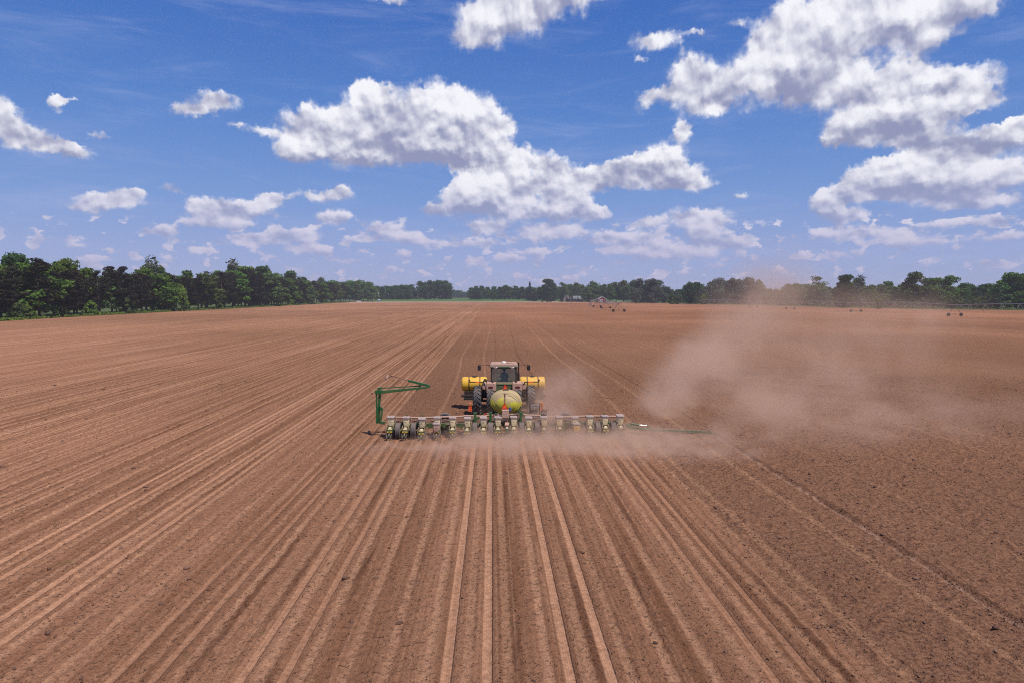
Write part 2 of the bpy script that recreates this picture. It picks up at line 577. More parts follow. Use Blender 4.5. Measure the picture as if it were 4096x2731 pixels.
def cell(blobs, tones):
    "one window of the sky: clouds over the clear air; each window owns its nodes so that only one is evaluated"
    nt = bpy.data.node_groups.new('sky_window', 'ShaderNodeTree')
    nt.interface.new_socket('Direction', in_out='INPUT', socket_type='NodeSocketVector')
    nt.interface.new_socket('Clear', in_out='INPUT', socket_type='NodeSocketColor')
    nt.interface.new_socket('Color', in_out='OUTPUT', socket_type='NodeSocketColor')
    gi = nt.nodes.new('NodeGroupInput')
    go = nt.nodes.new('NodeGroupOutput')
    skym = gi.outputs[1]
    az, el, _ = sep(nt, gi.outputs[0])
    P0 = vec(nt, az, el, 0.0)
    w1 = addc(nt, addc(nt, noise2(nt, P0, .45, 3, .55, col=True), (.5, .5, .5), 'SUBTRACT'), (1.25, .95, 0), 'MULTIPLY')
    w2 = addc(nt, addc(nt, noise2(nt, P0, 2.2, 4, .6, col=True), (.5, .5, .5), 'SUBTRACT'), (.75, .65, 0), 'MULTIPLY')
    fade = el.ss(1.0, 12.0, .3, 1.0)
    P1 = addc(nt, P0, scalec(nt, addc(nt, w1, w2), fade))
    Wd = Vd = None
    for (a0, e0, ra, re, a) in blobs:
        sx, sy = 1 / ra, 1 / re
        n = nt.nodes.new('ShaderNodeVectorMath')
        n.operation = 'MULTIPLY_ADD'
        nt.links.new(P1, n.inputs[0])
        n.inputs[1].default_value = (sx, sy, 0)
        n.inputs[2].default_value = (-a0 * sx, -e0 * sy, 0)
        d = nt.nodes.new('ShaderNodeVectorMath')
        d.operation = 'DOT_PRODUCT'
        nt.links.new(n.outputs[0], d.inputs[0])
        nt.links.new(n.outputs[0], d.inputs[1])
        ex = (E(nt, d.outputs['Value']) * -1.0).exp()
        yy = nt.nodes.new('ShaderNodeVectorMath')
        yy.operation = 'DOT_PRODUCT'
        nt.links.new(n.outputs[0], yy.inputs[0])
        yy.inputs[1].default_value = (.25 * a, 1.0 * a, 0)
        if Wd is None:
            Wd = ex * a
            Vd = ex * E(nt, yy.outputs['Value'])
        else:
            Wd = ex._m('MULTIPLY_ADD', a, Wd)
            Vd = ex._m('MULTIPLY_ADD', E(nt, yy.outputs['Value']), Vd)
    ge = ((el / 15.0 + 1.0).max(.2))._m('LOGARITHM', math.e) * 27.0
    Td = None
    for (a0, e0, ra, re, b_) in tones:
        sx, sy = 1 / ra, 1 / re
        n = nt.nodes.new('ShaderNodeVectorMath')
        n.operation = 'MULTIPLY_ADD'
        nt.links.new(P1, n.inputs[0])
        n.inputs[1].default_value = (sx, sy, 0)
        n.inputs[2].default_value = (-a0 * sx, -e0 * sy, 0)
        d = nt.nodes.new('ShaderNodeVectorMath')
        d.operation = 'DOT_PRODUCT'
        nt.links.new(n.outputs[0], d.inputs[0])
        nt.links.new(n.outputs[0], d.inputs[1])
        ex = (E(nt, d.outputs['Value']) * -1.0).exp()
        Td = ex * b_ if Td is None else ex._m('MULTIPLY_ADD', b_, Td)
    Pn = addc(nt, vec(nt, az, ge, 0.0), scalec(nt, w2, .45))

    def mass(P):
        "the large heaps that catch or lose the sun"
        return (.42 - voro2(nt, P, .42, 1.0, .45, .6)) * .9 + (noise2(nt, P, .55, 2, .5) - .5) * 1.3

    def heap(P, d=6):
        return (.42 - voro2(nt, P, .90, 2.0, .5, .30)) * .75 + (noise2(nt, P, 1.0, d, .50) - .5) * 1.0

    m0 = mass(Pn)
    m1 = mass(addc(nt, Pn, (.18, .55, 0)))
    h0 = heap(Pn)
    hs0 = heap(Pn, 2)
    h1 = heap(addc(nt, Pn, (.10, .24, 0)), 2)
    q0 = m0 * .55 + h0 * .75
    low = noise2(nt, vec(nt, az * .62, el * 1.15, 0.0), 1.0, 6, .55)
    low2 = noise2(nt, vec(nt, az * .38 + 40.0, el * .75, 0.0), 1.0, 5, .58)
    lowm = ss_(el, .3, 1.3) * ss_(el, 7.5, 4.2)
    Wt = ((low - .508).max(0.0) * 4.6 + (low2 - .56).max(0.0) * 3.0) * lowm
    side = None
    if Wd is not None:
        Wt = Wt + Wd
        side = Vd / Wd.max(.3)
    D = (Wt * 1.15).min(1.6) + q0 * (Wt * 1.3).min(.85) * .72
    soft = (noise2(nt, Pn, .5, 2, .5) - .35).max(0.0) * 1.2
    if side is not None:
        soft = soft + (side * -1.0).max(0.0).min(1.0) * .55      # bases fray out, tops stay crisp
    alpha = (D - .22) / (soft + .24)
    alpha = alpha.ss(0.0, 1.0)
    light = (m0 - m1) * .80 + (hs0 - h1) * .38 + (m0 * .55) + .60 - ((D - .5).max(0.0).min(1.6) * .09)
    if side is not None:
        light = light + side * .36
    if Td is not None:
        light = light + Td * .50
    lit = light.ss(-.30, 1.12)
    hz = ss_(el, 11.0, 1.0)
    ctop = mixc(nt, hz, (.92, .92, .98), (.66, .58, .72))
    cbot = mixc(nt, hz, (.29, .315, .49), (.35, .375, .59))
    cc = mixc(nt, lit, cbot, ctop)
    nt.links.new(mixc(nt, alpha * (hz * -.40 + 1.0), skym, cc), go.inputs[0])
    return nt


# clear air: the physical sky, its blue deepened as in the photograph
skyc = sky.outputs[0]
t = el.max(0.0)
grad = nt.nodes.new('ShaderNodeValToRGB')
nt.links.new((t / 60.0).s, grad.inputs[0])
cr = grad.color_ramp
stops = [(0.0, (.36, .40, .66)), (.055, (.30, .375, .68)), (.13, (.185, .315, .67)), (.24, (.095, .230, .61)), (.36, (.050, .158, .53)), (.52, (.038, .125, .45)), (1.0, (.025, .085, .34))]
while len(cr.elements) < len(stops):
    cr.elements.new(.5)
for e_, (p_, c_) in zip(cr.elements, stops):
    e_.position = p_
    e_.color = c_ + (1,)
SKS = .10
skyb = scalec(nt, skyc, SKS)
skym = mixc(nt, .88, skyb, grad.outputs[0])
cir = noise(nt, vec(nt, az * .06, el * .35, 9.0), 1.4, 6, .65, dist=.6).ss(.45, .85) * .38
skym = mixc(nt, cir, skym, (.42, .48, .75))


def background(c):
    b = nt.nodes.new('ShaderNodeBackground')
    nt.links.new(c, b.inputs[0])
    return b.outputs[0]


def mixsh(f, a, b):
    n = nt.nodes.new('ShaderNodeMixShader')
    nt.links.new(f.s, n.inputs[0])
    nt.links.new(a, n.inputs[1])
    nt.links.new(b, n.inputs[2])
    return n.outputs[0]


AZS = [-40, -26, -16, -7, 2, 11, 20, 29, 42]
ELS = [0, 8.5, 28]
colsh = []
for i in range(len(AZS) - 1):
    rows = []
    for j in range(2):
        a_, b_, c_, d_ = AZS[i], AZS[i + 1], ELS[j], ELS[j + 1]
        lst = [q for q in CLD if q[0] + q[2] * 2.6 + 1 > a_ and q[0] - q[2] * 2.6 - 1 < b_ and q[1] + q[3] * 2.6 + 1 > c_ and q[1] - q[3] * 2.6 - 1 < d_]
        gn = nt.nodes.new('ShaderNodeGroup')
        lt = [q for q in TN if q[0] + q[2] * 2.4 + 1 > a_ and q[0] - q[2] * 2.4 - 1 < b_ and q[1] + q[3] * 2.4 + 1 > c_ and q[1] - q[3] * 2.4 - 1 < d_]
        gn.node_tree = cell(lst, lt)
        nt.links.new(vec(nt, az, el, 0.0), gn.inputs[0])
        nt.links.new(skym, gn.inputs[1])
        rows.append(background(gn.outputs[0]))
    colsh.append(mixsh(el._m('GREATER_THAN', ELS[1]), rows[0], rows[1]))
shd = colsh
bnd = AZS[1:-1]


def tree(lo, hi):
    if lo == hi:
        return shd[lo]
    m = (lo + hi) // 2
    return mixsh(az._m('GREATER_THAN', bnd[m]), tree(lo, m), tree(m + 1, hi))


window = az._m('GREATER_THAN', -40.0) * az._m('LESS_THAN', 42.0) * el._m('GREATER_THAN', 0.0) * el._m('LESS_THAN', 28.0)
plain = background(mixc(nt, noise2(nt, vec(nt, gx / (gz.abs() + .15), gy / (gz.abs() + .15), 0.0), 1.3, 3, .6).ss(.52, .72) * .8, skym, (.62, .63, .75)))
nt.links.new(mixsh(window, plain, tree(0, len(shd) - 1)), wout.inputs[0])
world.cycles.sampling_method = 'NONE'
# ------------------------------------------------------------------ the field
XC = 0.66            # centre line of the planter's present pass
PASS = 12.192
XL = -5.72           # edge of the ground already planted on earlier passes
YP = 33.2            # the planter's row units touch the soil here


def soil_nodes(nt, out):
    P = pos(nt)
    x, y, z = sep(nt, P)
    drift = (noise(nt, vec(nt, 0.0, y * .02, 3.0), 1.0, 2, .5) - .5) * .22
    xw = x + drift
    # already planted ground: all earlier passes, and the present one behind the planter
    fresh = ss_(y, YP + .6, YP - .2) * ss_((xw - XC).abs() + (noise(nt, vec(nt, 3.0, y * .5, 0), 2.0, 3) - .5) * .35, 6.62, 6.30)
    old = ss_(xw + (noise(nt, vec(nt, 0, y * .4, 0), 2.0, 2) - .5) * .12, XL + .06, XL - .06)
    planted = fresh.max(old)
    uw = (x + drift * .6 - XC).wrap(-PASS / 2, PASS / 2)
    u = uw.abs()
    # row traces, 0.762 m apart: a pressed light strip and a moist dark lip beside it
    r = (uw - .381).wrap(-.381, .381)
    edge = (noise(nt, vec(nt, x * 1.0, y * .9, 0), 3.0, 3, .6) - .5) * .10
    press = ss_((r + edge).abs(), .13, .05)
    rid = noise(nt, vec(nt, (x * 1.31)._m('FLOOR') * 5.3, y * .035, 1.0), 1.0, 2)
    moistn = noise(nt, vec(nt, (x - XC) * 1.3, y * .10, 7.0), 1.0, 4, .65)
    moist = ss_((r - .20 + edge).abs(), .13, .04) * moistn.ss(.46, .62)
    # wheel and press-wheel bands
    tr = None
    for u0, wd, a in ((.77, .12, 1.0), (1.53, .12, .95), (4.52, .10, .75), (5.29, .10, .8)):
        t = ss_((u - u0 + edge * .25).abs(), wd, wd - .035) * a
        tr = t if tr is None else tr.max(t)
    # lug prints along the earlier passes' bands
    lug = (y * (2 * PI / .27) + (uw - .77).abs() * 16.0).sin().ss(-.1, .7)
    ribs = (uw * (2 * PI / .045)).sin() * .5 + .5
    lugz = ss_((u - 1.35).abs(), .42, .22) * old * noise(nt, vec(nt, x * .16, y * .03, 4.0), 1.0, 2).ss(.42, .55)
    # long streaks left by the implements
    st1 = noise(nt, vec(nt, x * 1.7, y * .016, 0.0), 1.0, 3, .6)
    st2 = noise(nt, vec(nt, x * 7.0, y * .10, 5.0), 1.0, 3, .6)
    pas = noise(nt, vec(nt, ((x - XC) / PASS + .5)._m('FLOOR') * 3.7, 0.0, 2.0), 1.0, 1)
    big = noise(nt, vec(nt, x * .012, y * .006, 0.0), 1.0, 4, .6)
    far = noise(nt, vec(nt, x * .02, y * .02, 8.0), 1.0, 5, .6)
    # crumbs and clods
    g1 = noise(nt, P, 9.0, 5, .68)
    g2 = noise(nt, P, 38.0, 3, .65)
    cl = voro(nt, addc(nt, P, scalec(nt, noise(nt, P, 14.0, 2, .5, col=True), .12)), 7.5, 'F1', 1, .5)
    clod = ss_(cl, .40, .22)
    # ground that is only tilled: rougher, with wandering wheel lines
    wander = (y * .057 - 6.5).sin() * .36 * y.ss(40.0, 110.0) + (noise(nt, vec(nt, 0, y * .03, 5), 1.0, 3) - .5) * .9 + (y * .13).sin() * .05
    wl = None
    for x0, wd, k, lo, hi, ph in ((7.72, .19, .9, 10, 800, 1.0), (10.1, .17, .9, 10, 800, 1.0), (-3.2, .15, .9, 44, 800, 1.0), (-.75, .15, .7, 44, 800, .8),
                                  (22.4, .18, .4, 10, 800, 1.0), (24.8, .18, .4, 10, 800, 1.0), (14.2, .15, .35, 10, 800, 1.3)):
        t = ss_((x + wander * -ph - x0 + edge * .4).abs(), wd, wd * .45) * (k)
        t = t * ss_(y, YP - 1, YP + .5).max(1.0 if abs(x0) > 6.5 else 0.0) if abs(x0) < 6.5 else t
        wl = t if wl is None else wl.max(t)
    dk = None
    for x0, wd, k, ph in ((3.4, .10, .9, 1.1), (.42, .07, .6, .15), (11.42, .13, .8, .3), (17.5, .12, .5, .5), (33.0, .16, .7, .5), (48.0, .2, .6, .5), (70.0, .3, .6, .6), (99.0, .35, .5, .6), (130.0, .4, .5, .6)):
        t = ss_((x + wander * -ph - x0 + edge * .5).abs(), wd, wd * .3) * k
        if x0 < 6:
            t = t * ss_(y, YP, YP + 1)
        dk = t if dk is None else dk.max(t)
    mk = ss_((x - 11.2 + wander * -.3 + edge * .6).abs(), .085, .03) * ss_(y, YP + 1, YP)
    st3 = noise(nt, vec(nt, x * 13.0, y * .045, 15.0), 1.0, 3, .62)
    crumb = g1.ss(.28, .62)
    base_p = mixc(nt, st1.ss(.32, .68), (0.195, 0.091, 0.052), (0.289, 0.144, 0.086))
    base_p = mixc(nt, st2.ss(.45, .75) * .45, base_p, (0.380, 0.204, 0.125))
    base_p = mixc(nt, st3.ss(.52, .68) * (fresh * .12 + .28), base_p, (0.417, 0.227, 0.138))
    base_p = mixc(nt, ss_(st3, .44, .32) * (fresh * .08 + .22), base_p, (0.119, 0.054, 0.033))
    base_p = mixc(nt, (press * (rid.ss(.30, .62) * .55 + .22)) * (crumb * .5 + .5), base_p, (0.417, 0.227, 0.138))
    base_p = mixc(nt, moist * (fresh * .15 + .45), base_p, (0.084, 0.035, 0.021))
    trw = (pas.ss(.3, .7) * .30 + .34 + fresh * .14) * (u.ss(2.0, 4.0) * -.40 + 1.0)
    base_p = mixc(nt, tr * trw * (ribs * -.3 + 1.0) * (crumb * .45 + .55), base_p, (0.503, 0.278, 0.172))
    base_p = mixc(nt, lug * lugz * .6, base_p, (0.474, 0.264, 0.165))
    base_u = mixc(nt, crumb, (0.143, 0.070, 0.044), (0.240, 0.122, 0.075))
    base_u = mixc(nt, st1.ss(.35, .75) * .4 * y.ss(30, 120), base_u, (0.285, 0.138, 0.077))
    base_u = mixc(nt, wl * .45 * (crumb * .6 + .4), base_u, (0.408, 0.224, 0.132))
    base_u = mixc(nt, dk * .6, base_u, (0.076, 0.038, 0.025))
    base_u = mixc(nt, mk * .7, base_u, (.34, .205, .145))
    c = mixc(nt, planted, base_u, base_p)
    # distance evens the rough ground out to one pinker tone; moist patches stay
    c = mixc(nt, y.ss(60.0, 260.0) * (1.0 - planted) * .6, c, (0.296, 0.136, 0.077))
    c = scalec(nt, c, big.ss(.28, .72) * .38 + .84)
    c = scalec(nt, c, far.ss(.3, .7) * .20 + .90)
    c = scalec(nt, c, (g1 - .5) * 1.0 + 1.0)
    c = scalec(nt, c, (g2 - .5) * 1.1 + 1.0)
    pit = ss_(noise(nt, addc(nt, P, (31.0, 7.0, 0)), 7.5, 2, .55), .40, .33)
    pit2 = ss_(noise(nt, addc(nt, P, (11.0, 3.0, 0)), 17.0, 1, .5), .38, .30)
    loose = (1.0 - tr * planted * .9)
    rough_ = (planted * -.35 + 1.0) * noise(nt, P, .9, 3, .6).ss(.32, .62)
    c = mixc(nt, (pit * .50).max(pit2 * .36) * rough_ * loose, c, (.060, .034, .026))  # small hollows: their shade and moist specks are darkened into the soil colour
    c = mixc(nt, clod * loose * noise(nt, P, 2.3, 2).ss(.45, .65) * .35, c, (.10, .058, .043))
    wn = noise(nt, P, 1.1, 2, .6).ss(.66, .74) * noise(nt, P, 22.0, 2).ss(.5, .62)
    c = mixc(nt, wn * .6 * (1.0 - tr), c, (.085, .10, .03))
    hgt = (g1 * .9 + g2 * .35 + (.4 - cl).max(0.0) * .6 - pit * .5 - pit2 * .2) * (1.0 - tr * planted * .75) + tr * lug * .06
    principled(nt, out, c, 1.0, 0, 0.0, bump=hgt, bstr=.9, bdist=.08)


m_soil, nt_, out_ = newmat('tilled_soil')
soil_nodes(nt_, out_)

# one ground sheet: fine near the camera, coarser to the horizon
rs = np.random.RandomState(3)
xs_f = np.arange(-26, 26.01, .075)
xs_m = np.arange(26.11, 46, .11)
co = [46.0]
while co[-1] < 2700:
    co.append(co[-1] * 1.10 + .3)
co = np.array(co[1:])
xs = np.concatenate([-co[::-1], -xs_m[::-1], xs_f, xs_m, co])
ys = [-60.0, -20.0, 0.0, 6.0, 9.5]
while ys[-1] < 2700:
    ys.append(ys[-1] + max(.085, (ys[-1] / 44.0) ** 2 * .16))
ys = np.array(ys)
XX, YY = np.meshgrid(xs, ys)


def vnoise(X, Y, s, seed):
    "smooth value noise"
    r = np.random.RandomState(seed).rand(256, 256)
    a, b = X / s, Y / s
    i, j = np.floor(a).astype(int), np.floor(b).astype(int)
    u, v = a - i, b - j
    u = u * u * (3 - 2 * u); v = v * v * (3 - 2 * v)
    g = lambda p, q: r[p % 256, q % 256]
    return (g(i, j) * (1 - u) + g(i + 1, j) * u) * (1 - v) + (g(i, j + 1) * (1 - u) + g(i + 1, j + 1) * u) * v


def wrapn(a, h):
    return (a + h) % (2 * h) - h


def relief(X, Y):
    near = np.clip((130 - Y) / 100, 0, 1) * np.clip((46 - abs(X)) / 12, 0, 1)
    planted = ((abs(X - XC) < 6.15) & (Y < YP)) | (X < XL)
    uw = wrapn(X - XC, PASS / 2)
    r = wrapn(uw - .381, .381)
    ridge = np.exp(-((abs(r) - .19) / .07) ** 2) * .016 - np.exp(-(r / .10) ** 2) * .014
    tr = 0
    for u0 in (.77, 1.53, 4.52, 5.29):
        tr = np.maximum(tr, np.clip((.18 - abs(abs(uw) - u0)) / .09, 0, 1))
    cl = vnoise(X, Y, .17, 1) ** 3 * .085 + vnoise(X + 3, Y, .42, 2) ** 2 * .03 + vnoise(X, Y, 1.3, 4) * .025
    zz = np.where(planted, ridge * (1 - tr) - tr * .016 + cl * (.80 - .62 * tr), cl * 1.25)
    for x0 in (7.72, 10.1):
        zz -= np.exp(-((X - x0) / .16) ** 2) * .03
    zz += (np.exp(-((X - 11.36) / .09) ** 2) * .05 - np.exp(-((X - 11.2) / .07) ** 2) * .06) * (Y < YP)
    return zz * near - .03


ZZ = relief(XX, YY)
V = np.stack([XX.ravel(), YY.ravel(), ZZ.ravel()], 1)
nx, ny = len(xs), len(ys)
ii = (np.arange(ny - 1)[:, None] * nx + np.arange(nx - 1)[None, :]).ravel()
FC = np.stack([ii, ii + 1, ii + nx + 1, ii + nx], 1)
me = np_mesh('field', V, FC, m_soil)
field = bpy.data.objects.new('field', me)
COL.objects.link(field)
tag(field, 'brown tilled field with planted rows and wheel bands behind the planter', 'field', kind='structure')
print('field verts', len(V))


def soil_z(x, y):
    return float(relief(np.array([x]), np.array([y]))[0])


# loose clods lying on the soil near the camera
def clods():
    n = 34000
    yy = 10 + 48 * rs.rand(n * 3) ** 1.5
    xx = (rs.rand(n * 3) - .5) * 2 * (4 + yy * .82)
    uw = wrapn(xx - XC, PASS / 2)
    pl = ((abs(xx - XC) < 6.15) & (yy < YP)) | (xx < XL)
    band = np.zeros(len(xx), bool)
    for u0 in (.77, 1.53, 4.52, 5.29):
        band |= abs(abs(uw) - u0) < .14
    clump = vnoise(xx, yy, .9, 12) * vnoise(xx, yy * .3, .5, 13)
    keep = ~(pl & band) & (rs.rand(len(xx)) < np.where(pl, .45, 1.0) * np.clip(clump * 2.6 - .25, 0, 1))
    keep &= ~((abs(xx - XC) < 7.5) & (yy > 31) & (yy < 47) & (rs.rand(len(xx)) < .5))
    xx, yy = xx[keep][:n], yy[keep][:n]
    n = len(xx)
    s = .007 + .018 * rs.rand(n) ** 3.0 + .030 * (rs.rand(n) < .010)
    s *= np.clip(.75 + yy / 60, .8, 1.6)
    ico = bmesh.new()
    bmesh.ops.create_icosphere(ico, subdivisions=1, radius=1)
    iv = np.array([v.co[:] for v in ico.verts])
    fi = np.array([[v.index for v in f.verts] for f in ico.faces])
    ico.free()
    th = rs.rand(n) * 6.28
    c, sn = np.cos(th), np.sin(th)
    vs = iv[None] * (1 + .9 * (rs.rand(n, len(iv), 1) - .5)) * s[:, None, None] * np.stack([1 + .8 * rs.rand(n), 1 + .3 * rs.rand(n), .6 + .4 * rs.rand(n)], 1)[:, None, :]
    X = vs[..., 0] * c[:, None] - vs[..., 1] * sn[:, None] + xx[:, None]
    Y = vs[..., 0] * sn[:, None] + vs[..., 1] * c[:, None] + yy[:, None]
    Z = vs[..., 2] + (relief(xx, yy) + s * .35)[:, None]
    V = np.stack([X, Y, Z], -1).reshape(-1, 3)
    Fs = (fi[None] + (np.arange(n) * len(iv))[:, None, None]).reshape(-1, 3)
    m, nt, out = newmat('clod_soil')
    P = pos(nt)
    c = mixc(nt, noise(nt, P, 1.7, 3).ss(.35, .65), (.10, .055, .040), (.20, .112, .080))
    principled(nt, out, c, .95, 0, .1)
    me = np_mesh('soil_clods', V, Fs, m)
    o = bpy.data.objects.new('soil_clods', me)
    COL.objects.link(o)
    tag(o, 'loose brown clods of soil scattered over the near field', 'clods', kind='stuff')


clods()


# grass and crop sheets round the field
def grass_mat(name, a, b, c, sc1=.05):
    m, nt, out = newmat(name)
    P = pos(nt)
    n1 = noise(nt, P, sc1, 5, .6)
    n2 = noise(nt, P, 1.3, 4, .6)
    x, y, z = sep(nt, P)
    k = mixc(nt, n1.ss(.35, .65), a, b)
    k = mixc(nt, n2.ss(.45, .75) * .6, k, c)
    principled(nt, out, k, .9, 0, .1, bump=n2, bstr=.6, bdist=.3)
    return m


M_verge = grass_mat('verge_grass', (.050, .080, .022), (.09, .115, .035), (.17, .16, .07), .03)
M_crop = grass_mat('green_crop', (.060, .120, .030), (.085, .150, .040), (.11, .15, .05), .01)
M_head = grass_mat('dry_headland', (.40, .25, .18), (.33, .195, .14), (.42, .27, .195), .02)


def sheet(name, pts, m, label, cat, z=.04, div=1):
    mb = MB()
    mb.add([(p[0], p[1], p[2] if len(p) > 2 else z) for p in pts], [tuple(range(len(pts)))])
    o = mb.build(name, m, smooth=False)
    tag(o, label, cat, kind='structure')
    return o


def wavy(p, q, n, amp, seed):
    r_ = random.Random(seed)
    return [(p[0] + (q[0] - p[0]) * i / n + r_.uniform(-amp, amp), p[1] + (q[1] - p[1]) * i / n + r_.uniform(-amp, amp)) for i in range(n + 1)]


# left edge of the field, seen at (0,1284) .. (1400,1211)
A = [gnd(-500, 1338), gnd(0, 1285), gnd(300, 1267), gnd(690, 1247), gnd(1100, 1226), gnd(1330, 1213)]
left_edge = [(a.x, a.y) for a in A] + [(-168, 862)]
lp = []
for i in range(len(left_edge) - 1):
    lp += wavy(left_edge[i], left_edge[i + 1], 12, .9, i)[:-1]
sheet('grass_verge', lp + [(-168, 862), (-240, 2600), (-2500, 2600), (-2500, 60), (-200, 60)], M_verge, 'green grass strip under the trees beside the field', 'grass verge')
sheet('headland', [(-150, 700), (-70, 742), (60, 752), (130, 735), (175, 700), (175, 868), (-168, 868)], M_head, 'pale dry strip of soil at the far end of the field', 'headland', z=.02)
sheet('green_field', [(-170, 862), (172, 862), (178, 1010, 2.6), (-190, 1010, 2.6)], M_crop, 'bright green crop strip beyond the far end of the field', 'crop field', z=.05)
sheet('pasture', [(-190, 1010, 2.6), (178, 1010, 2.6), (400, 2600, 3), (-600, 2600, 3)], M_verge, 'grassland under the distant trees', 'pasture')
B = [gnd(2430, 1209.5), gnd(2942, 1219), gnd(3300, 1229), gnd(3700, 1237.5), gnd(4096, 1241), gnd(4700, 1246)]
rp = []
re_ = [(172, 862)] + [(b.x, b.y) for b in B]
for i in range(len(re_) - 1):
    rp += wavy(re_[i], re_[i + 1], 10, 1.2, 30 + i)[:-1]
sheet('grass_strip', rp + [re_[-1], (2500, 260), (2500, 2600), (400, 2600), (172, 870)], M_verge, 'green grass strip under the trees beyond the sprinkler wheels', 'grass strip')
# ------------------------------------------------------------------ trees
def leaf_mat(name, a, b, spread=.5):
    m, nt, out = newmat(name)
    P = pos(nt)
    n1 = noise(nt, P, .55, 3, .6)
    n2 = noise(nt, P, 3.5, 2, .6)
    oi = nt.nodes.new('ShaderNodeObjectInfo')
    rv = E(nt, oi.outputs['Random'])
    c = mixc(nt, (n1.ss(.3, .7) * .6 + n2 * .4), a, b)
    c = scalec(nt, c, rv * spread + (1 - spread / 2))
    hs = nt.nodes.new('ShaderNodeHueSaturation')
    nt.links.new((rv * .05 + .475).s, hs.inputs['Hue'])
    nt.links.new(c, hs.inputs['Color'])
    df = nt.nodes.new('ShaderNodeBsdfDiffuse')
    tl = nt.nodes.new('ShaderNodeBsdfTranslucent')
    mx = nt.nodes.new('ShaderNodeMixShader')
    mx.inputs[0].default_value = .3
    nt.links.new(hs.outputs[0], df.inputs[0])
    nt.links.new(hs.outputs[0], tl.inputs[0])
    nt.links.new(df.outputs[0], mx.inputs[1])
    nt.links.new(tl.outputs[0], mx.inputs[2])
    nt.links.new(mx.outputs[0], out.inputs[0])
    return m


LM = {
    'green': leaf_mat('broad_leaf', (0.056, 0.103, 0.020), (0.140, 0.220, 0.043)),
    'dark': leaf_mat('dark_leaf', (0.034, 0.068, 0.025), (0.087, 0.148, 0.048)),
    'grey': leaf_mat('silver_leaf', (0.07, 0.09, 0.06), (0.165, 0.185, 0.135)),
    'mid': leaf_mat('mid_leaf', (0.058, 0.096, 0.032), (0.153, 0.204, 0.069)),
    'pine': leaf_mat('pine_needle', (0.022, 0.021, 0.014), (0.062, 0.054, 0.037), .45),
    'spruce': leaf_mat('spruce_needle', (0.026, 0.042, 0.034), (0.07, 0.09, 0.08), .4),
    'bright': leaf_mat('young_leaf', (0.09, 0.15, 0.028), (0.2, 0.28, 0.06)),
}
M_bark = flat('bark', (.075, .055, .045), .9, var=.35, nscale=3)
M_pale = flat('pale_bark', (.30, .26, .22), .9, var=.3, nscale=3)


def leaf_cloud(rs, cen, rad, n, size, flatn=0.0, up=.25):
    "n leaf quads in an ellipsoid clump"
    d = rs.normal(size=(n, 3))
    d /= np.linalg.norm(d, axis=1)[:, None]
    r = (.35 + .65 * rs.rand(n)) ** .6
    p = d * r[:, None] * np.array(rad) + np.array(cen)
    nrm = d * .7 + rs.normal(size=(n, 3)) * .6 + np.array([0, 0, up])
    nrm /= np.linalg.norm(nrm, axis=1)[:, None]
    t = np.cross(nrm, rs.normal(size=(n, 3)))
    t /= np.linalg.norm(t, axis=1)[:, None]
    b = np.cross(nrm, t)
    s = size * (.6 + .8 * rs.rand(n))[:, None]
    k = (.45 + .3 * rs.rand(n))[:, None]
    q = np.stack([p - t * s, p - b * s * k + t * s * .1, p + t * s, p + b * s * k], 1)
    if flatn:
        q[..., 2] = p[:, None, 2] + (q[..., 2] - p[:, None, 2]) * (1 - flatn)
    return q


def crown_mesh(name, quads, m):
    q = np.concatenate(quads).reshape(-1, 3)
    return np_mesh(name, q, np.arange(len(q)).reshape(-1, 4), m)


def broad_tree(seed, kind='green', w=.36, lo=.14, clumps=46, open_=0.0, per=62, size=.030, top=1.0, spiky=0.0):
    "unit tree 1 high, crown half width w; returns (crown mesh, trunk mesh)"
    rs = np.random.RandomState(seed)
    quads = []
    mb = MB()
    hc = (lo + 1) / 2
    nl = rs.randint(2, 5)
    lobes = [(rs.uniform(-.35, .35) * w, rs.uniform(-.35, .35) * w, rs.uniform(-.1, .12)) for _ in range(nl)]
    mb.tube([(0, 0, -.01), (.004, 0, lo * .8), (.0, .005, hc * .8), (0, 0, .86)], [.020, .016, .011, .003], 6)
    for i in range(clumps):
        a = rs.rand() * 6.283
        zt = rs.rand() ** .85
        z = lo + (1 - lo) * zt
        prof = math.sin(min(1, (zt * 1.02 + .10)) * PI) ** .55 if zt < .95 else .35
        rr = w * max(prof, .15) * rs.uniform(.45, .92)
        L = lobes[i % nl]
        c = (math.cos(a) * rr + L[0] * .6, math.sin(a) * rr + L[1] * .6, min(z + L[2] * (zt), .97))
        if open_ and rs.rand() < open_:
            continue
        cr = rs.uniform(.055, .12) * (1 + w)
        rad = (cr, cr, cr * (.62 + spiky))
        quads.append(leaf_cloud(rs, c, rad, int(per * (cr / .12)), size))
        if rs.rand() < .5:
            z0 = max(lo * .7, c[2] * rs.uniform(.45, .7))
            mb.tube([(0, 0, z0), (c[0] * .5, c[1] * .5, z0 + (c[2] - z0) * .6), c], [.008, .005, .002], 4)
    return crown_mesh('crown', quads, LM[kind]), mb


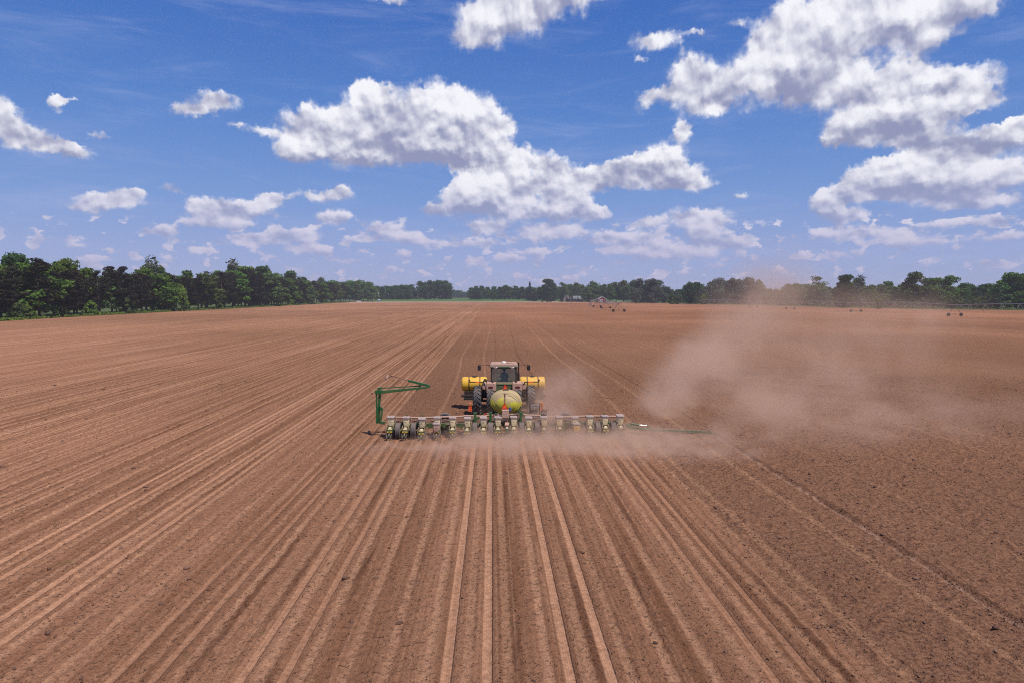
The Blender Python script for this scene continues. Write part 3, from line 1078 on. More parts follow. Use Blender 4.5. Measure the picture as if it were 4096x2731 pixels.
def pine_tree(seed, lo=.28, w=.23, kind='pine', dens=1.0, flatt=.45):
    rs = np.random.RandomState(seed)
    quads = []
    mb = MB()
    bend = rs.uniform(-.02, .02, 2)
    mb.tube([(0, 0, -.01), (bend[0], bend[1], .45), (0, 0, .97)], [.015, .012, .003], 6)
    n = int(46 * dens)
    for i in range(n):
        zt = (i + rs.rand()) / n
        z = lo + (1 - lo) * zt
        prof = (1 - zt ** 2.2) ** .6 * (.55 + .45 * min(1, zt * 4 + .25))
        a = rs.rand() * 6.283
        rr = w * prof * rs.uniform(.35, 1.0)
        c = (math.cos(a) * rr, math.sin(a) * rr, z + rs.uniform(-.01, .02))
        cr = rs.uniform(.035, .075)
        quads.append(leaf_cloud(rs, c, (cr * 1.15, cr * 1.15, cr * flatt), int(46), .020, up=.5))
        if rs.rand() < .6:
            mb.tube([(0, 0, z - .03), c], [.005, .002], 4)
    for i in range(7):      # dead lower branches
        z = lo * rs.uniform(.5, 1.1)
        a = rs.rand() * 6.283
        mb.tube([(0, 0, z), (math.cos(a) * w * .6, math.sin(a) * w * .6, z + rs.uniform(-.02, .03))], [.004, .001], 4)
    return crown_mesh('crown', quads, LM[kind]), mb


def spruce_tree(seed, w=.24, kind='spruce', lo=.04):
    rs = np.random.RandomState(seed)
    quads = []
    mb = MB()
    mb.tube([(0, 0, -.01), (0, 0, .97)], [.02, .003], 6)
    n = 70
    for i in range(n):
        zt = ((i + rs.rand()) / n)
        z = lo + (1 - lo) * zt
        r0 = w * (1 - zt) ** .85
        a = i * 2.4 + rs.rand()
        rr = r0 * rs.uniform(.4, .85)
        c = (math.cos(a) * rr, math.sin(a) * rr, z)
        cr = max(.02, r0 * .34)
        quads.append(leaf_cloud(rs, c, (cr * 1.2, cr * 1.2, max(.018, cr * .5)), int(18 + 120 * cr / .08 * .4), .017, up=.1))
    return crown_mesh('crown', quads, LM[kind]), mb


PROTO = {}
for k in range(3):
    PROTO['green%d' % k] = broad_tree(10 + k, 'green', .34 + .03 * k)
    PROTO['mid%d' % k] = broad_tree(20 + k, 'mid', .36 + .03 * k, lo=.10)
    PROTO['dark%d' % k] = broad_tree(30 + k, 'dark', .36, lo=.06, clumps=54)
    PROTO['grey%d' % k] = broad_tree(40 + k, 'grey', .40, lo=.12, clumps=44, spiky=.25)
for k in range(5):
    PROTO['pine%d' % k] = pine_tree(50 + k, lo=.16 + .05 * k, w=.21 + .015 * k)
for k in range(2):
    PROTO['open%d' % k] = broad_tree(60 + k, 'mid', .34, lo=.25, clumps=46, open_=.35, per=44)
    PROTO['gappy%d' % k] = broad_tree(64 + k, 'dark', .20, lo=.30, clumps=34, per=50, spiky=.5)
    PROTO['spruce%d' % k] = spruce_tree(70 + k, .22 + .05 * k)
    PROTO['bush%d' % k] = broad_tree(80 + k, 'mid', .62, lo=.02, clumps=40, per=50, size=.05)
    PROTO['brightbush%d' % k] = broad_tree(84 + k, 'bright', .50, lo=.03, clumps=44, per=50, size=.045)
PROTO['maple'] = broad_tree(90, 'dark', .34, lo=.08, clumps=90, per=80)
PROTO['bright'] = broad_tree(91, 'bright', .36, lo=.15)
PROTO['wispy'] = broad_tree(92, 'grey', .13, lo=.25, clumps=30, open_=.3, per=34, spiky=.8)
_tm = {}
for k, (cm, mb) in PROTO.items():
    tmesh = mb.mesh('trunk')
    tmesh.materials.append(M_pale if k[:4] in ('grey', 'wisp') else M_bark)
    for p_ in tmesh.polygons:
        p_.use_smooth = True
    _tm[k] = (cm, tmesh)

NAMES = {'pine': ('pine_tree', 'pine'), 'spruce': ('spruce_tree', 'spruce'), 'bush': ('bush', 'bush'), 'brightbush': ('bush', 'bush')}
NT = 0


def tree(kind, x, y, h, label, group=None, wid=1.0, z=0.0, rz=None):
    """a tree of its own: Empty at its foot > trunk, crown"""
    global NT
    NT += 1
    r_ = random.Random(NT * 13 + 5)
    cm, tm = _tm[kind]
    base = kind.rstrip('0123456789')
    nm, cat = NAMES.get(base, ('tree', 'tree'))
    e = empty(nm, (x, y, z - .05), r_.uniform(0, 6.28) if rz is None else rz)
    e.scale = (h * wid, h * wid, h)
    tag(e, label, cat, group)
    for n_, me_ in (('trunk', tm), ('crown', cm)):
        o = bpy.data.objects.new(n_, me_)
        COL.objects.link(o)
        o.parent = e
    return e


def topline(pts, px):
    for i in range(len(pts) - 1):
        if pts[i][0] <= px <= pts[i + 1][0]:
            t = (px - pts[i][0]) / (pts[i + 1][0] - pts[i][0])
            return pts[i][1] * (1 - t) + pts[i + 1][1] * t
    return pts[0][1] if px < pts[0][0] else pts[-1][1]


def px_of(x, y, z=0.0):
    v = CM.transposed() @ (Vector((x, y, z)) - Vector((0, 0, H)))
    return 2048 - v.x / v.z * F, 1365.5 + v.y / v.z * F


def hgt(x, y, ytop, z0=0.0):
    px, _ = px_of(x, y)
    return max(2.0, at(px, ytop, y).z - z0)


# --- left wood: a row of dark pines along the verge, broadleaf crowns behind
def leftx(y):
    for i in range(len(left_edge) - 1):
        (x0, y0), (x1, y1) = left_edge[i], left_edge[i + 1]
        if y0 <= y <= y1:
            return x0 + (x1 - x0) * (y - y0) / (y1 - y0)
    return left_edge[-1][0]


TOPL = [(-600, 1030), (0, 1072), (50, 1060), (60, 1028), (150, 1030), (190, 1060), (250, 1055), (300, 1058), (330, 1085), (400, 1094), (430, 1070), (510, 1072), (530, 1096), (570, 1075),
        (620, 1048), (650, 1080), (750, 1092), (850, 1080), (880, 1085), (920, 1058), (975, 1055), (1030, 1070), (1075, 1076), (1090, 1100), (1150, 1090), (1190, 1112), (1270, 1117), (1300, 1122), (1400, 1125)]
r_ = random.Random(4)
yy = 176.0
k = 0
while yy < 800:
    x = leftx(yy) - r_.uniform(5.5, 9)
    px, _ = px_of(x, yy)
    h = hgt(x, yy, topline(TOPL, px) + (6 if k % 3 else 16))
    seg = 'at the near end of the wood' if px < 350 else 'in the near half of the wood' if px < 700 else 'in the middle of the dark row' if px < 1000 else 'at the far end of the dark row'
    tree('pine%d' % (k % 5) if k % 6 != 1 else ('mid%d' if k % 12 == 1 else 'green%d') % (k % 3), x, yy, h * r_.uniform(.86, .98), ('dark brownish pine %s along the left field edge' if k % 6 != 1 else 'leafy tree standing among the pines %s') % seg, ('pines ' if k % 6 != 1 else 'leafy trees among pines ') + seg, wid=r_.uniform(1.25, 1.6))
    yy += 5.0 + yy * .0100
    k += 1
for (px, ytop, kd, dd, lab, wd) in [
    (10, 1070, 'green0', 8, 'green broadleaf crown at the left end of the wood, cut by the frame', 1.0),
    (105, 1024, 'dark0', 7, 'tallest broad crown near the left end of the wood', 1.0),
    (165, 1040, 'pine0', 4, 'broad dark pine beside the tallest crown on the left', 1.5),
    (215, 1050, 'green1', 9, 'light green crown right of the tallest left tree', .9),
    (275, 1048, 'green2', 9, 'second light green crown right of the tallest left tree', .9),
    (345, 1080, 'green0', 14, 'lower green crown behind the pines near the left end', 1.1),
    (395, 1084, 'pine3', 5, 'narrow pine standing up over the low green crowns', .8),
    (448, 1068, 'pine4', 4, 'spreading pine with open top, left one of the pair', .9),
    (495, 1068, 'pine3', 4, 'spreading pine with open top, right one of the pair', 1.1),
    (545, 1090, 'green1', 10, 'green crown in the gap right of the open pines', 1.0),
    (585, 1080, 'green2', 8, 'yellowish green crown left of the spiked tree', .9),
    (614, 1046, 'wispy', 6, 'tall narrow spiked tree above the left wood', 1.0),
    (650, 1076, 'dark1', 6, 'dark crown right of the spiked tree', .8),
    (760, 1088, 'green0', 14, 'small green crown showing between dark pine tops', .8),
    (880, 1080, 'green1', 12, 'rounded green crown left of the bright one', .9),
    (935, 1052, 'wispy', 10, 'wispy pale tree leaning above the wood', 1.0),
    (955, 1068, 'bright', 10, 'bright yellow green crown in the middle of the wood', 1.0),
    (1000, 1070, 'bright', 12, 'second bright yellow green crown, right of the wispy tree', .9),
    (1045, 1070, 'dark2', 10, 'round deep green crown right of the bright crowns', 1.0),
    (1110, 1100, 'green2', 14, 'green crown in the dip right of the round dark crown', .9),
    (1155, 1088, 'dark0', 6, 'broad deep green tree near the far end of the pine row', .95),
    (1215, 1112, 'dark1', 8, 'bushy dark crown at the far end of the pine row', 1.0),
    (1290, 1118, 'grey0', 10, 'pale topped tree at the end of the pine row', .9)]:
    if not kd.startswith('pine'): dd = max(dd, 13)
    Xe = -142.0 if px < 1000 else -150.0
    yy = Xe * F / (px - 1970)
    x = leftx(yy) - dd
    yy = yy * (x / Xe) * 1.0
    x = leftx(yy) - dd
    pxx, _ = px_of(x, yy)
    yy *= (px - 1970) and abs((pxx - 1970) / (px - 1970))
    x = leftx(yy) - dd
    tree(kd, x, yy, hgt(x, yy, ytop), lab, wid=wd)
# broadleaf trees behind the pines
k = 0
yy = 190.0
while yy < 640:
    x = leftx(yy) - r_.uniform(16, 26)
    px, _ = px_of(x, yy)
    h = hgt(x, yy, topline(TOPL, px) + r_.uniform(10, 30))
    seg = 'near' if px < 500 else 'middle' if px < 900 else 'far'
    tree(('green%d' if k % 3 else 'mid%d') % (k % 3), x, yy, h, 'green broadleaf tree behind the pines in the %s part of the left wood' % seg, 'broadleaf trees behind the pines, %s part' % seg, wid=r_.uniform(.9, 1.15))
    yy += 8 + yy * .018
    k += 1
# bushes along the verge
for (px, py, h, kd, lab) in [(20, 1278, 5.0, 'bush0', 'low dark bush at the left frame edge under the pines'),
                             (95, 1276, 4.2, 'brightbush0', 'light green bush under the pines near the left end'),
                             (300, 1262, 3.0, 'bush1', 'low bush at the field edge in front of the pine trunks'),
                             (405, 1262, 5.2, 'brightbush1', 'green bush below the open topped pines'),
                             (462, 1255, 6.0, 'bush0', 'dark round bush below the open topped pines'),
                             (550, 1245, 12.0, 'brightbush0', 'rounded light green small tree at the field edge'),
                             (1085, 1222, 8.0, 'brightbush1', 'light green bush at the foot of the dark pine row'),
                             (1180, 1218, 8.5, 'bush1', 'reddish brown bush near the far end of the pine row'),
                             (230, 1268, 3.2, 'bush1', 'small bush between two trunks near the left end'),
                             (760, 1243, 3.4, 'bush0', 'low bush before the middle of the pine row'),
                             (860, 1236, 3.2, 'brightbush0', 'pale weeds bush before the middle of the pine row'),
                             (1240, 1217, 4.0, 'brightbush1', 'low scrub at the far corner of the wood')]:
    g = gnd(px, py)
    tree(kd, leftx(g.y) - 3, g.y, h, lab)

# --- far tree line beyond the green crop
TOPM = [(1280, 1124), (1330, 1126), (1400, 1126), (1440, 1125), (1485, 1130), (1490, 1145), (1540, 1146), (1600, 1142), (1645, 1140), (1650, 1162), (1664, 1164), (1668, 1132), (1700, 1128), (1770, 1126), (1800, 1130), (1804, 1160)]
for row, (Y0, dz) in enumerate(((985, 0), (1030, 3))):
    px = 1290 + row * 11
    k = 0
    while px < 1800:
        p = at(px, 1200, Y0 + r_.uniform(-10, 10) - (px < 1500) * 120)
        ty = topline(TOPM, px)
        big = 1664 < px < 1802
        h = hgt(p.x, p.y, ty + (r_.uniform(1, 7) if k % 2 else 0) + row * 3, 2.2 if p.y > 900 else .6)
        if px < 1500:
            kd, lab, gp = ('mid%d' % (k % 3) if k % 2 else 'green%d' % (k % 3)), 'mid green rounded tree beyond the white car', 'trees beyond the white car'
        elif px < 1650:
            kd, lab, gp = 'dark%d' % (k % 3), 'dark green tree in the low far row behind the tall pole', 'dark far row behind the pole'
        else:
            kd, lab, gp = 'gappy%d' % (k % 2), 'tall tree of the clump with sky gaps at the field end', 'tall clump with sky gaps'
            if row:
                kd = 'dark%d' % (k % 3)
                h *= .72
        tree(kd, p.x, p.y, h, lab, gp, wid=r_.uniform(.95, 1.2) * (1.25 if big else 1.0), z=2.2 if p.y > 900 else .6)
        px += 17 + r_.uniform(-4, 5) + row * 3
        k += 1

# --- right tree lines, near to far
TOPR = [(1886, 1150), (1900, 1142), (1960, 1146), (1990, 1148), (2010, 1140), (2060, 1142), (2110, 1146), (2130, 1150), (2225, 1146), (2270, 1134), (2330, 1136), (2345, 1162), (2352, 1132), (2380, 1130),
        (2395, 1142), (2440, 1136), (2470, 1124), (2540, 1120), (2560, 1124), (2575, 1145), (2590, 1124), (2650, 1124), (2670, 1146), (2735, 1146), (2750, 1134), (2800, 1132), (2810, 1146), (2838, 1146), (2850, 1122), (3040, 1120), (3050, 1148),
        (3130, 1155), (3150, 1135), (3220, 1138), (3240, 1112), (3300, 1112), (3330, 1150), (3345, 1108), (3405, 1108), (3420, 1136), (3435, 1114), (3465, 1130), (3500, 1146), (3545, 1124), (3600, 1140), (3615, 1096), (3690, 1100),
        (3705, 1112), (3830, 1112), (3850, 1140), (3960, 1136), (3990, 1130), (4000, 1102), (4096, 1095), (4300, 1090)]
M_SEG = [(1880, 2130, 960, 2.2, 'dark', 'dark green tree in the rounded clump right of the gap', 'clump right of the gap'),
         (2130, 2345, 960, 2.2, 'mid', 'pale green tree behind the farmhouse', 'trees behind the farmhouse'),
         (2345, 2570, 790, .3, 'mid', 'broad tree behind the red barn', 'trees behind the red barn'),
         (2570, 2680, 700, 0, 'grey', 'greyish open tree right of the barn', 'grey trees right of the barn'),
         (2740, 2840, 690, 0, 'dark', 'dark tree with bare trunk in the low stretch', 'dark trees in the low stretch'),
         (2840, 3050, 640, 0, 'grey', 'silvery leaved tree before the dust haze', 'silvery trees'),
         (3050, 3240, 540, 0, 'mid', 'dusty tree behind the distant sprinkler wheels', 'dusty trees behind sprinkler wheels'),
         (3430, 3610, 480, 0, 'mid', 'middle sized tree in the dust on the right', 'middle sized trees in the dust'),
         (3840, 3990, 430, 0, 'dark', 'low dark tree between the two right crowns', 'low dark trees on the right')]
for (a, b, Y0, z0, kd0, lab, gp) in M_SEG:
    k = 0
    px = a + 4
    while px < b:
        p = at(px, 1205, Y0 + r_.uniform(-8, 12))
        h = hgt(p.x, p.y, topline(TOPR, px) + (r_.uniform(0, 6)), z0)
        kd = kd0 + str(k % 3)
        if k % 4 == 3 and kd0 != 'grey':
            kd = 'green%d' % (k % 3)
        tree(kd, p.x, p.y, h, lab, gp, wid=r_.uniform(.95, 1.2), z=z0)
        step = h / Y0 * F * .42
        px += step * r_.uniform(.85, 1.15)
        k += 1
# a farther row closes the gaps
px = 1890
k = 0
while px < 4250:
    Y0 = 1060 if px < 2700 else 760
    p = at(px, 1200, Y0 + r_.uniform(-20, 20))
    h = hgt(p.x, p.y, max(topline(TOPR, px) + 10, 1146), 1.5)
    if not (2336 < px < 2348):
        tree('dark%d' % (k % 3) if k % 2 else 'mid%d' % (k % 3), p.x, p.y, h, 'bluish green tree of the farther row on the %s' % ('middle horizon' if px < 2700 else 'right horizon'),
             'farther row, ' + ('middle' if px < 2700 else 'right'), wid=1.5, z=.5)
    px += 20 if px < 2700 else 20
    k += 1
# distant wood seen through the gap
px = 1806
k = 0
while px < 1892:
    p = at(px, 1200, 1650)
    tree('dark%d' % (k % 3), p.x, p.y, hgt(p.x, p.y, 1158 + (px - 1806) * .13 + r_.uniform(-1, 3), 3), 'very distant low tree seen in the gap of the tree line', 'very distant trees in the gap', z=2, wid=1.3)
    px += 9
    k += 1
for (px, ytop, Y0, kd, wd, z0, lab) in [
    (2119, 1128, 905, 'spruce0', 1.2, .3, 'tall pointed spruce at the end of the green crop'),
    (2138, 1160, 868, 'spruce1', 1.2, 0, 'broad bluish spruce in front of the tall pointed one'),
    (2196, 1121, 880, 'maple', 1.15, .2, 'large dense round maple beside the farmhouse'),
    (2155, 1150, 890, 'dark0', .8, .2, 'dark narrow tree between spruce and round maple'),
    (2252, 1133, 900, 'open0', 1.0, .3, 'loose pale green tree right of the round maple'),
    (2302, 1133, 890, 'open1', 1.0, .3, 'loose tall tree rising behind the farmhouse roof'),
    (2362, 1128, 860, 'open0', .8, .3, 'slender tree right of the notch in the tree line'),
    (2558, 1122, 700, 'grey1', 1.0, 0, 'tall feathery grey tree right of the barn'),
    (2540, 1155, 640, 'grey2', 1.0, 0, 'low rounded grey green tree at the grass edge'),
    (2612, 1123, 650, 'grey0', 1.15, 0, 'large silvery tree with dark trunks in the middle right'),
    (2685, 1175, 600, 'bush0', .8, 0, 'small dark bush tree under the low stretch'),
    (2712, 1180, 600, 'bush1', .8, 0, 'second small dark bush tree under the low stretch'),
    (2755, 1132, 610, 'dark1', .9, 0, 'dark upright tree left of the silvery row'),
    (2790, 1132, 600, 'dark2', .9, 0, 'second dark upright tree left of the silvery row'),
    (2815, 1178, 590, 'brightbush0', .9, 0, 'yellowish bush at the grass edge before silvery trees'),
    (2865, 1120, 590, 'grey1', 1.1, 0, 'first large silvery tree of the row'),
    (2930, 1119, 590, 'grey2', 1.1, 0, 'second large silvery tree of the row'),
    (2995, 1118, 580, 'grey0', 1.15, 0, 'third large silvery tree, before the dust haze'),
    (3160, 1140, 500, 'mid0', 1.1, 0, 'dusty rounded tree left of the open branched tree'),
    (3190, 1136, 490, 'mid1', 1.1, 0, 'second dusty rounded tree left of the open tree'),
    (3270, 1110, 480, 'open0', 1.1, 0, 'tall open branched tree in the dust'),
    (3375, 1106, 405, 'maple', .95, 0, 'dark rounded tree standing alone at the field edge'),
    (3440, 1112, 440, 'wispy', 1.3, 0, 'thin spiked tree right of the lone rounded tree'),
    (3465, 1148, 425, 'mid2', 1.2, 0, 'bushy tree under the thin spiked one'),
    (3512, 1196, 372, 'brightbush1', 1.0, 0, 'wide pale green bush at the field edge'),
    (3650, 1094, 400, 'mid0', 1.1, 0, 'tall broad tree in the dust right of the wide bush'),
    (3590, 1150, 420, 'mid1', 1.1, 0, 'lower tree left of the tall broad dusty one'),
    (3725, 1108, 395, 'green1', 1.1, 0, 'left tree of the wide dusty pair'),
    (3800, 1110, 392, 'green2', 1.15, 0, 'right tree of the wide dusty pair'),
    (3758, 1160, 380, 'dark0', 1.1, 0, 'low dark tree under the wide dusty pair'),
    (3865, 1165, 385, 'dark1', 1.0, 0, 'dark narrow tree behind the nearest right sprinkler tower'),
    (3935, 1140, 390, 'dark2', 1.15, 0, 'rounded dark tree with pale top near the right end'),
    (3980, 1160, 380, 'dark0', 1.1, 0, 'low dark tree beside the tall right end trees'),
    (4030, 1096, 365, 'green0', 1.15, 0, 'tall green tree at the right frame edge'),
    (4090, 1092, 360, 'green1', 1.2, 0, 'outermost tall tree cut by the right frame edge'),
    (4180, 1090, 355, 'mid0', 1.2, 0, 'tall tree just beyond the right frame edge')]:
    p = at(px, 1205, Y0)
    tree(kd, p.x, p.y, hgt(p.x, p.y, ytop, z0), lab, wid=wd, z=z0)
# small spruces in a row before the farmhouse
for i, (px, yt) in enumerate([(2169, 1197), (2190, 1192), (2202, 1194), (2245, 1189), (2268, 1188), (2278, 1191), (2290, 1186), (2301, 1193), (2311, 1188), (2320, 1194), (2330, 1189), (2343, 1192), (2354, 1187)]):
    p = at(px, 1206, 800 + (i % 3) * 5)
    tree('spruce%d' % (i % 2), p.x, p.y, hgt(p.x, p.y, yt) , 'small bluish spruce of the row before the farmhouse' if i > 2 else 'small spruce standing in front of the round maple',
         'small spruces before the farmhouse' if i > 2 else 'small spruces before the maple', wid=2.0)
# shrubs closing the foot of the right tree line
k = 0
px = 2600
while px < 4200:
    kk = [i for i in range(len(re_) - 1) if px_of(*re_[i])[0] <= px <= px_of(*re_[i + 1])[0]]
    if kk:
        i = kk[0]
        pa, pb = px_of(*re_[i])[0], px_of(*re_[i + 1])[0]
        t = (px - pa) / (pb - pa)
        Yb = re_[i][1] * (1 - t) + re_[i + 1][1] * t + r_.uniform(18, 60)
        p = at(px, 1205, Yb)
        seg = 'silvery trees' if px < 3100 else 'dusty trees' if px < 3600 else 'tall right trees'
        tree('bush%d' % (k % 2), p.x, p.y, r_.uniform(4.0, 8.0), 'dark shrub growing at the foot of the ' + seg, 'shrubs under the ' + seg, wid=r_.uniform(1.0, 1.5))
    px += 27
    k += 1
print('trees', NT)


# weeds at the foot of the left wood
def weeds():
    rs = np.random.RandomState(5)
    q = []
    for i in range(900):
        y = 170 + 560 * rs.rand() ** 1.6
        x = leftx(y) - rs.rand() ** 1.5 * 9
        q.append(leaf_cloud(rs, (x, y, .35), (.9, .9, .5), 14, .30))
    for i in range(500):
        t = rs.rand()
        k = rs.randint(1, len(re_) - 1)
        x = re_[k][0] * (1 - t) + re_[k + 1][0] * t
        y = re_[k][1] * (1 - t) + re_[k + 1][1] * t
        q.append(leaf_cloud(rs, (x + rs.rand() * 2, y + rs.rand() * 10, .2), (1.2, 1.2, .35), 10, .30))
    o = bpy.data.objects.new('weeds', crown_mesh('weeds', q, LM['bright']))
    COL.objects.link(o)
    tag(o, 'tall green weeds along the edges of the field', 'weeds', kind='stuff')


weeds()
# ------------------------------------------------------------------ materials for the machines
G_ = mat('green_paint', (.018, .085, .022), .42, dust=.30)
G_clean = mat('green_arm_paint', (.016, .095, .026), .40, dust=.10)
Y_ = mat('yellow_paint', (.62, .40, .03), .5, dust=.25)
M_pink = mat('dusty_panel', (.44, .27, .21), .75, dust=.5, var=.08)
M_roof = mat('dusty_roof', (.33, .25, .20), .7, dust=.35, var=.12)
M_black = mat('black_steel', (.012, .012, .012), .5, dust=.06)
M_rub = mat('tyre_rubber', (.040, .040, .046), .8, dust=.32, dustcol=(.26, .20, .18))
M_rub2 = mat('dusty_tyre', (.085, .078, .080), .85, dust=.40, dustcol=(.26, .19, .16))
M_tank = mat('yellow_tank', (.72, .42, .035), .4, dust=.12)
M_ltank = mat('lime_tank', (.42, .40, .022), .45, dust=.34, nscale=1.6)
def crusted(name, col):
    m, nt, out = newmat(name)
    p = pos(nt)
    x, y, z = sep(nt, p)
    n1 = noise(nt, p, 2.1, 5, .62)
    n2 = noise(nt, p, 9.0, 4, .6)
    crust = (z * 1.5 + (n1 - .5) * 2.6 + (n2 - .5) * .5).ss(.16, .30)
    film = noise(nt, vec(nt, x * 5.0, y * 5.0, z * .9), 1.0, 4, .6).ss(.45, .75) * .35 + .10
    c = mixc(nt, film, col, DUST)
    c = mixc(nt, crust * .8, c, (.40, .285, .20))
    principled(nt, out, c, .6, 0, .3, bump=crust, bstr=.3, bdist=.01)
    return m


M_ltank = crusted('lime_tank', (.50, .47, .03))
M_cream = mat('cream_plastic', (.82, .69, .42), .55, dust=.10)
M_lid = mat('dusty_lid', (.26, .22, .21), .75, dust=.55, dustcol=(.38, .285, .255))
M_tan = mat('tan_plastic', (.42, .29, .22), .7, dust=.4)
M_org = flat('reflective_orange', (.95, .12, .03), .35)
M_red = flat('reflector_red', (.12, .008, .008), .3)
M_redp = flat('red_border', (.45, .03, .02), .4)
M_chrome = flat('bare_steel', (.62, .62, .62), .25, 1.0)
M_white = mat('white_cap', (.80, .78, .70), .4, dust=.05)
M_hose = mat('rubber_hose', (.05, .045, .045), .6, dust=.3)
M_blue = flat('blue_cap', (.05, .09, .25), .5)
M_lamp = flat('amber_lamp', (.55, .16, .06), .35)
M_rust = mat('rusty_pipe', (.16, .08, .06), .8, dust=.4)

m, nt, out = newmat('cab_glass')
tr_ = nt.nodes.new('ShaderNodeBsdfTransparent')
tr_.inputs[0].default_value = (.62, .70, .64, 1)
gl = nt.nodes.new('ShaderNodeBsdfGlossy')
gl.inputs['Roughness'].default_value = .08
gl.inputs[0].default_value = (.7, .75, .8, 1)
df = nt.nodes.new('ShaderNodeBsdfDiffuse')
df.inputs[0].default_value = (.20, .20, .16, 1)
mx = nt.nodes.new('ShaderNodeMixShader')
mx.inputs[0].default_value = .06
nt.links.new(tr_.outputs[0], mx.inputs[1])
nt.links.new(gl.outputs[0], mx.inputs[2])
mx2 = nt.nodes.new('ShaderNodeMixShader')
nt.links.new((noise(nt, pos(nt), 3.0, 4, .6).ss(.4, .8) * .28 + .05).s, mx2.inputs[0])
nt.links.new(mx.outputs[0], mx2.inputs[1])
nt.links.new(df.outputs[0], mx2.inputs[2])
nt.links.new(mx2.outputs[0], out.inputs[0])
M_glass = m


def tyre_mb(Rr, w, lugs=0, hub=.55, c=(0, 0, 0), ribs=0):
    "tyre about the x axis; lugs in chevron pairs, or circumferential ribs"
    mb = MB()
    h = w / 2
    k = Rr
    t = Rr - (.045 if lugs else 0)
    prof = [(-h * .80, k * hub), (-h, k * (hub + .12)), (-h * 1.02, k * .82), (-h * .93, t * .95), (-h * .72, t), (0, t * 1.012), (h * .72, t), (h * .93, t * .95), (h * 1.02, k * .82), (h, k * (hub + .12)), (h * .80, k * hub)]
    if ribs:
        n = ribs * 2 + 1
        mid = []
        for i in range(n):
            x0 = -h * .78 + (h * 1.56) * i / n
            x1 = -h * .78 + (h * 1.56) * (i + 1) / n
            r_ = t * (1.01 if i % 2 == 0 else .965)
            mid += [(x0 + .001, r_), (x1 - .001, r_)]
        prof = prof[:4] + mid + prof[7:]
    mb.lathe(prof, 40, 'x', c, smooth=not ribs)
    for i in range(lugs):
        for s in (-1, 1):
            a = 2 * PI * (i + (.5 if s > 0 else 0)) / lugs
            da = .13
            pts = []
            for (xx, aa, rr) in ((s * h * .98, a + da * 1.5, k * .90), (s * h * .86, a + da * 1.25, k), (s * .0, a - .02, k * 1.004)):
                pts.append((xx, aa, rr))
            vs = []
            for (xx, aa, rr) in pts:
                for dd in (-.036, .036):
                    for rad in (rr, rr - .06):
                        vs.append((c[0] + xx, c[1] + rad * math.cos(aa + dd / rr), c[2] + rad * math.sin(aa + dd / rr)))
            fs = []
            for j in range(2):
                o = j * 4
                fs += [(o, o + 4, o + 6, o + 2), (o, o + 1, o + 5, o + 4), (o + 2, o + 6, o + 7, o + 3)]
            fs += [(0, 2, 3, 1), (8, 9, 11, 10)]
            mb.add(vs, fs)
    return mb


def rim_mb(Rr, w, hub=.55, c=(0, 0, 0), side=1):
    mb = MB()
    r = Rr * hub
    h = w / 2
    mb.lathe([(-h * .8, r), (-h * .55, r * .93), (-h * .1 * side, r * .85), (h * .05 * side, r * .35), (h * .25 * side, r * .33), (h * .25 * side, .01)], 28, 'x', c)
    mb.lathe([(h * .8, r), (h * .55, r * .93), (h * .1, r * .86)], 28, 'x', c)
    for i in range(8):
        a = i * PI / 4
        mb.cyl((c[0] + h * .1 * side, c[1] + r * .25 * math.cos(a), c[2] + r * .25 * math.sin(a)), (c[0] + h * .32 * side, c[1] + r * .25 * math.cos(a), c[2] + r * .25 * math.sin(a)), .012, 6)
    return mb


def wheel(parent, name, x, y, Rr, w, m_t, m_r, lugs=0, ribs=0, hub=.55, side=1, z=None):
    z = Rr - .02 if z is None else z
    t = tyre_mb(Rr, w, lugs, hub, ribs=ribs).build(name, m_t, parent)
    t.location = (x, y, z)
    r = rim_mb(Rr, w, hub, side=side).build('rim', m_r, t)
    return t


# ------------------------------------------------------------------ tractor, facing +Y, rear axle at the origin
TY = 40.2
TX = XC + .02
trac = empty('tractor', (TX, TY, -.03))
tag(trac, 'green tractor with dual rear wheels and two yellow saddle tanks, seen from behind', 'tractor')
for s in (-1, 1):
    wheel(trac, 'rear_wheel', s * .80, 0, .90, .47, M_rub, Y_, lugs=22, side=s)
    wheel(trac, 'rear_wheel', s * 1.58, 0, .90, .47, M_rub, Y_, lugs=22, side=s)
    wheel(trac, 'front_wheel', s * .86, 2.95, .68, .38, M_rub, Y_, lugs=18, side=s)
MB().cyl((-1.85, 0, .88), (1.85, 0, .88), .075, 14).cyl((-.75, 2.95, .66), (.75, 2.95, .66), .09, 12).build('axle', M_black, trac)
b = MB()
b.box((0, .1, .95), (.62, 1.3, .75))
b.box((0, 1.6, .95), (.5, 2.4, .5))
b.build('transmission', G_, trac, bevel=.03)
b = MB()
b.prism([(-.36, 1.25), (.36, 1.25), (.36, 1.72), (.24, 1.86), (-.24, 1.86), (-.36, 1.72)], 1.35, 3.75)
b.prism([(-.35, .75), (.35, .75), (.35, 1.25), (-.35, 1.25)], 1.35, 3.7)
b.build('hood', G_, trac, bevel=.04)
MB().box((0, 4.0, .75), (1.0, .5, .5), ch=.08).build('front_weights', M_black, trac, bevel=.02)
# rear body panel between the fenders
b = MB()
b.prism([(-.50, 1.38), (.50, 1.38), (.52, 1.80), (.46, 1.95), (-.46, 1.95), (-.52, 1.80)], -.32, .35)
b.box((0, -.34, 1.88), (.92, .02, .04)).box((-.2, -.335, 1.62), (.03, .02, .3)).box((.2, -.335, 1.62), (.03, .02, .3))
b.build('rear_panel', G_, trac, bevel=.015)
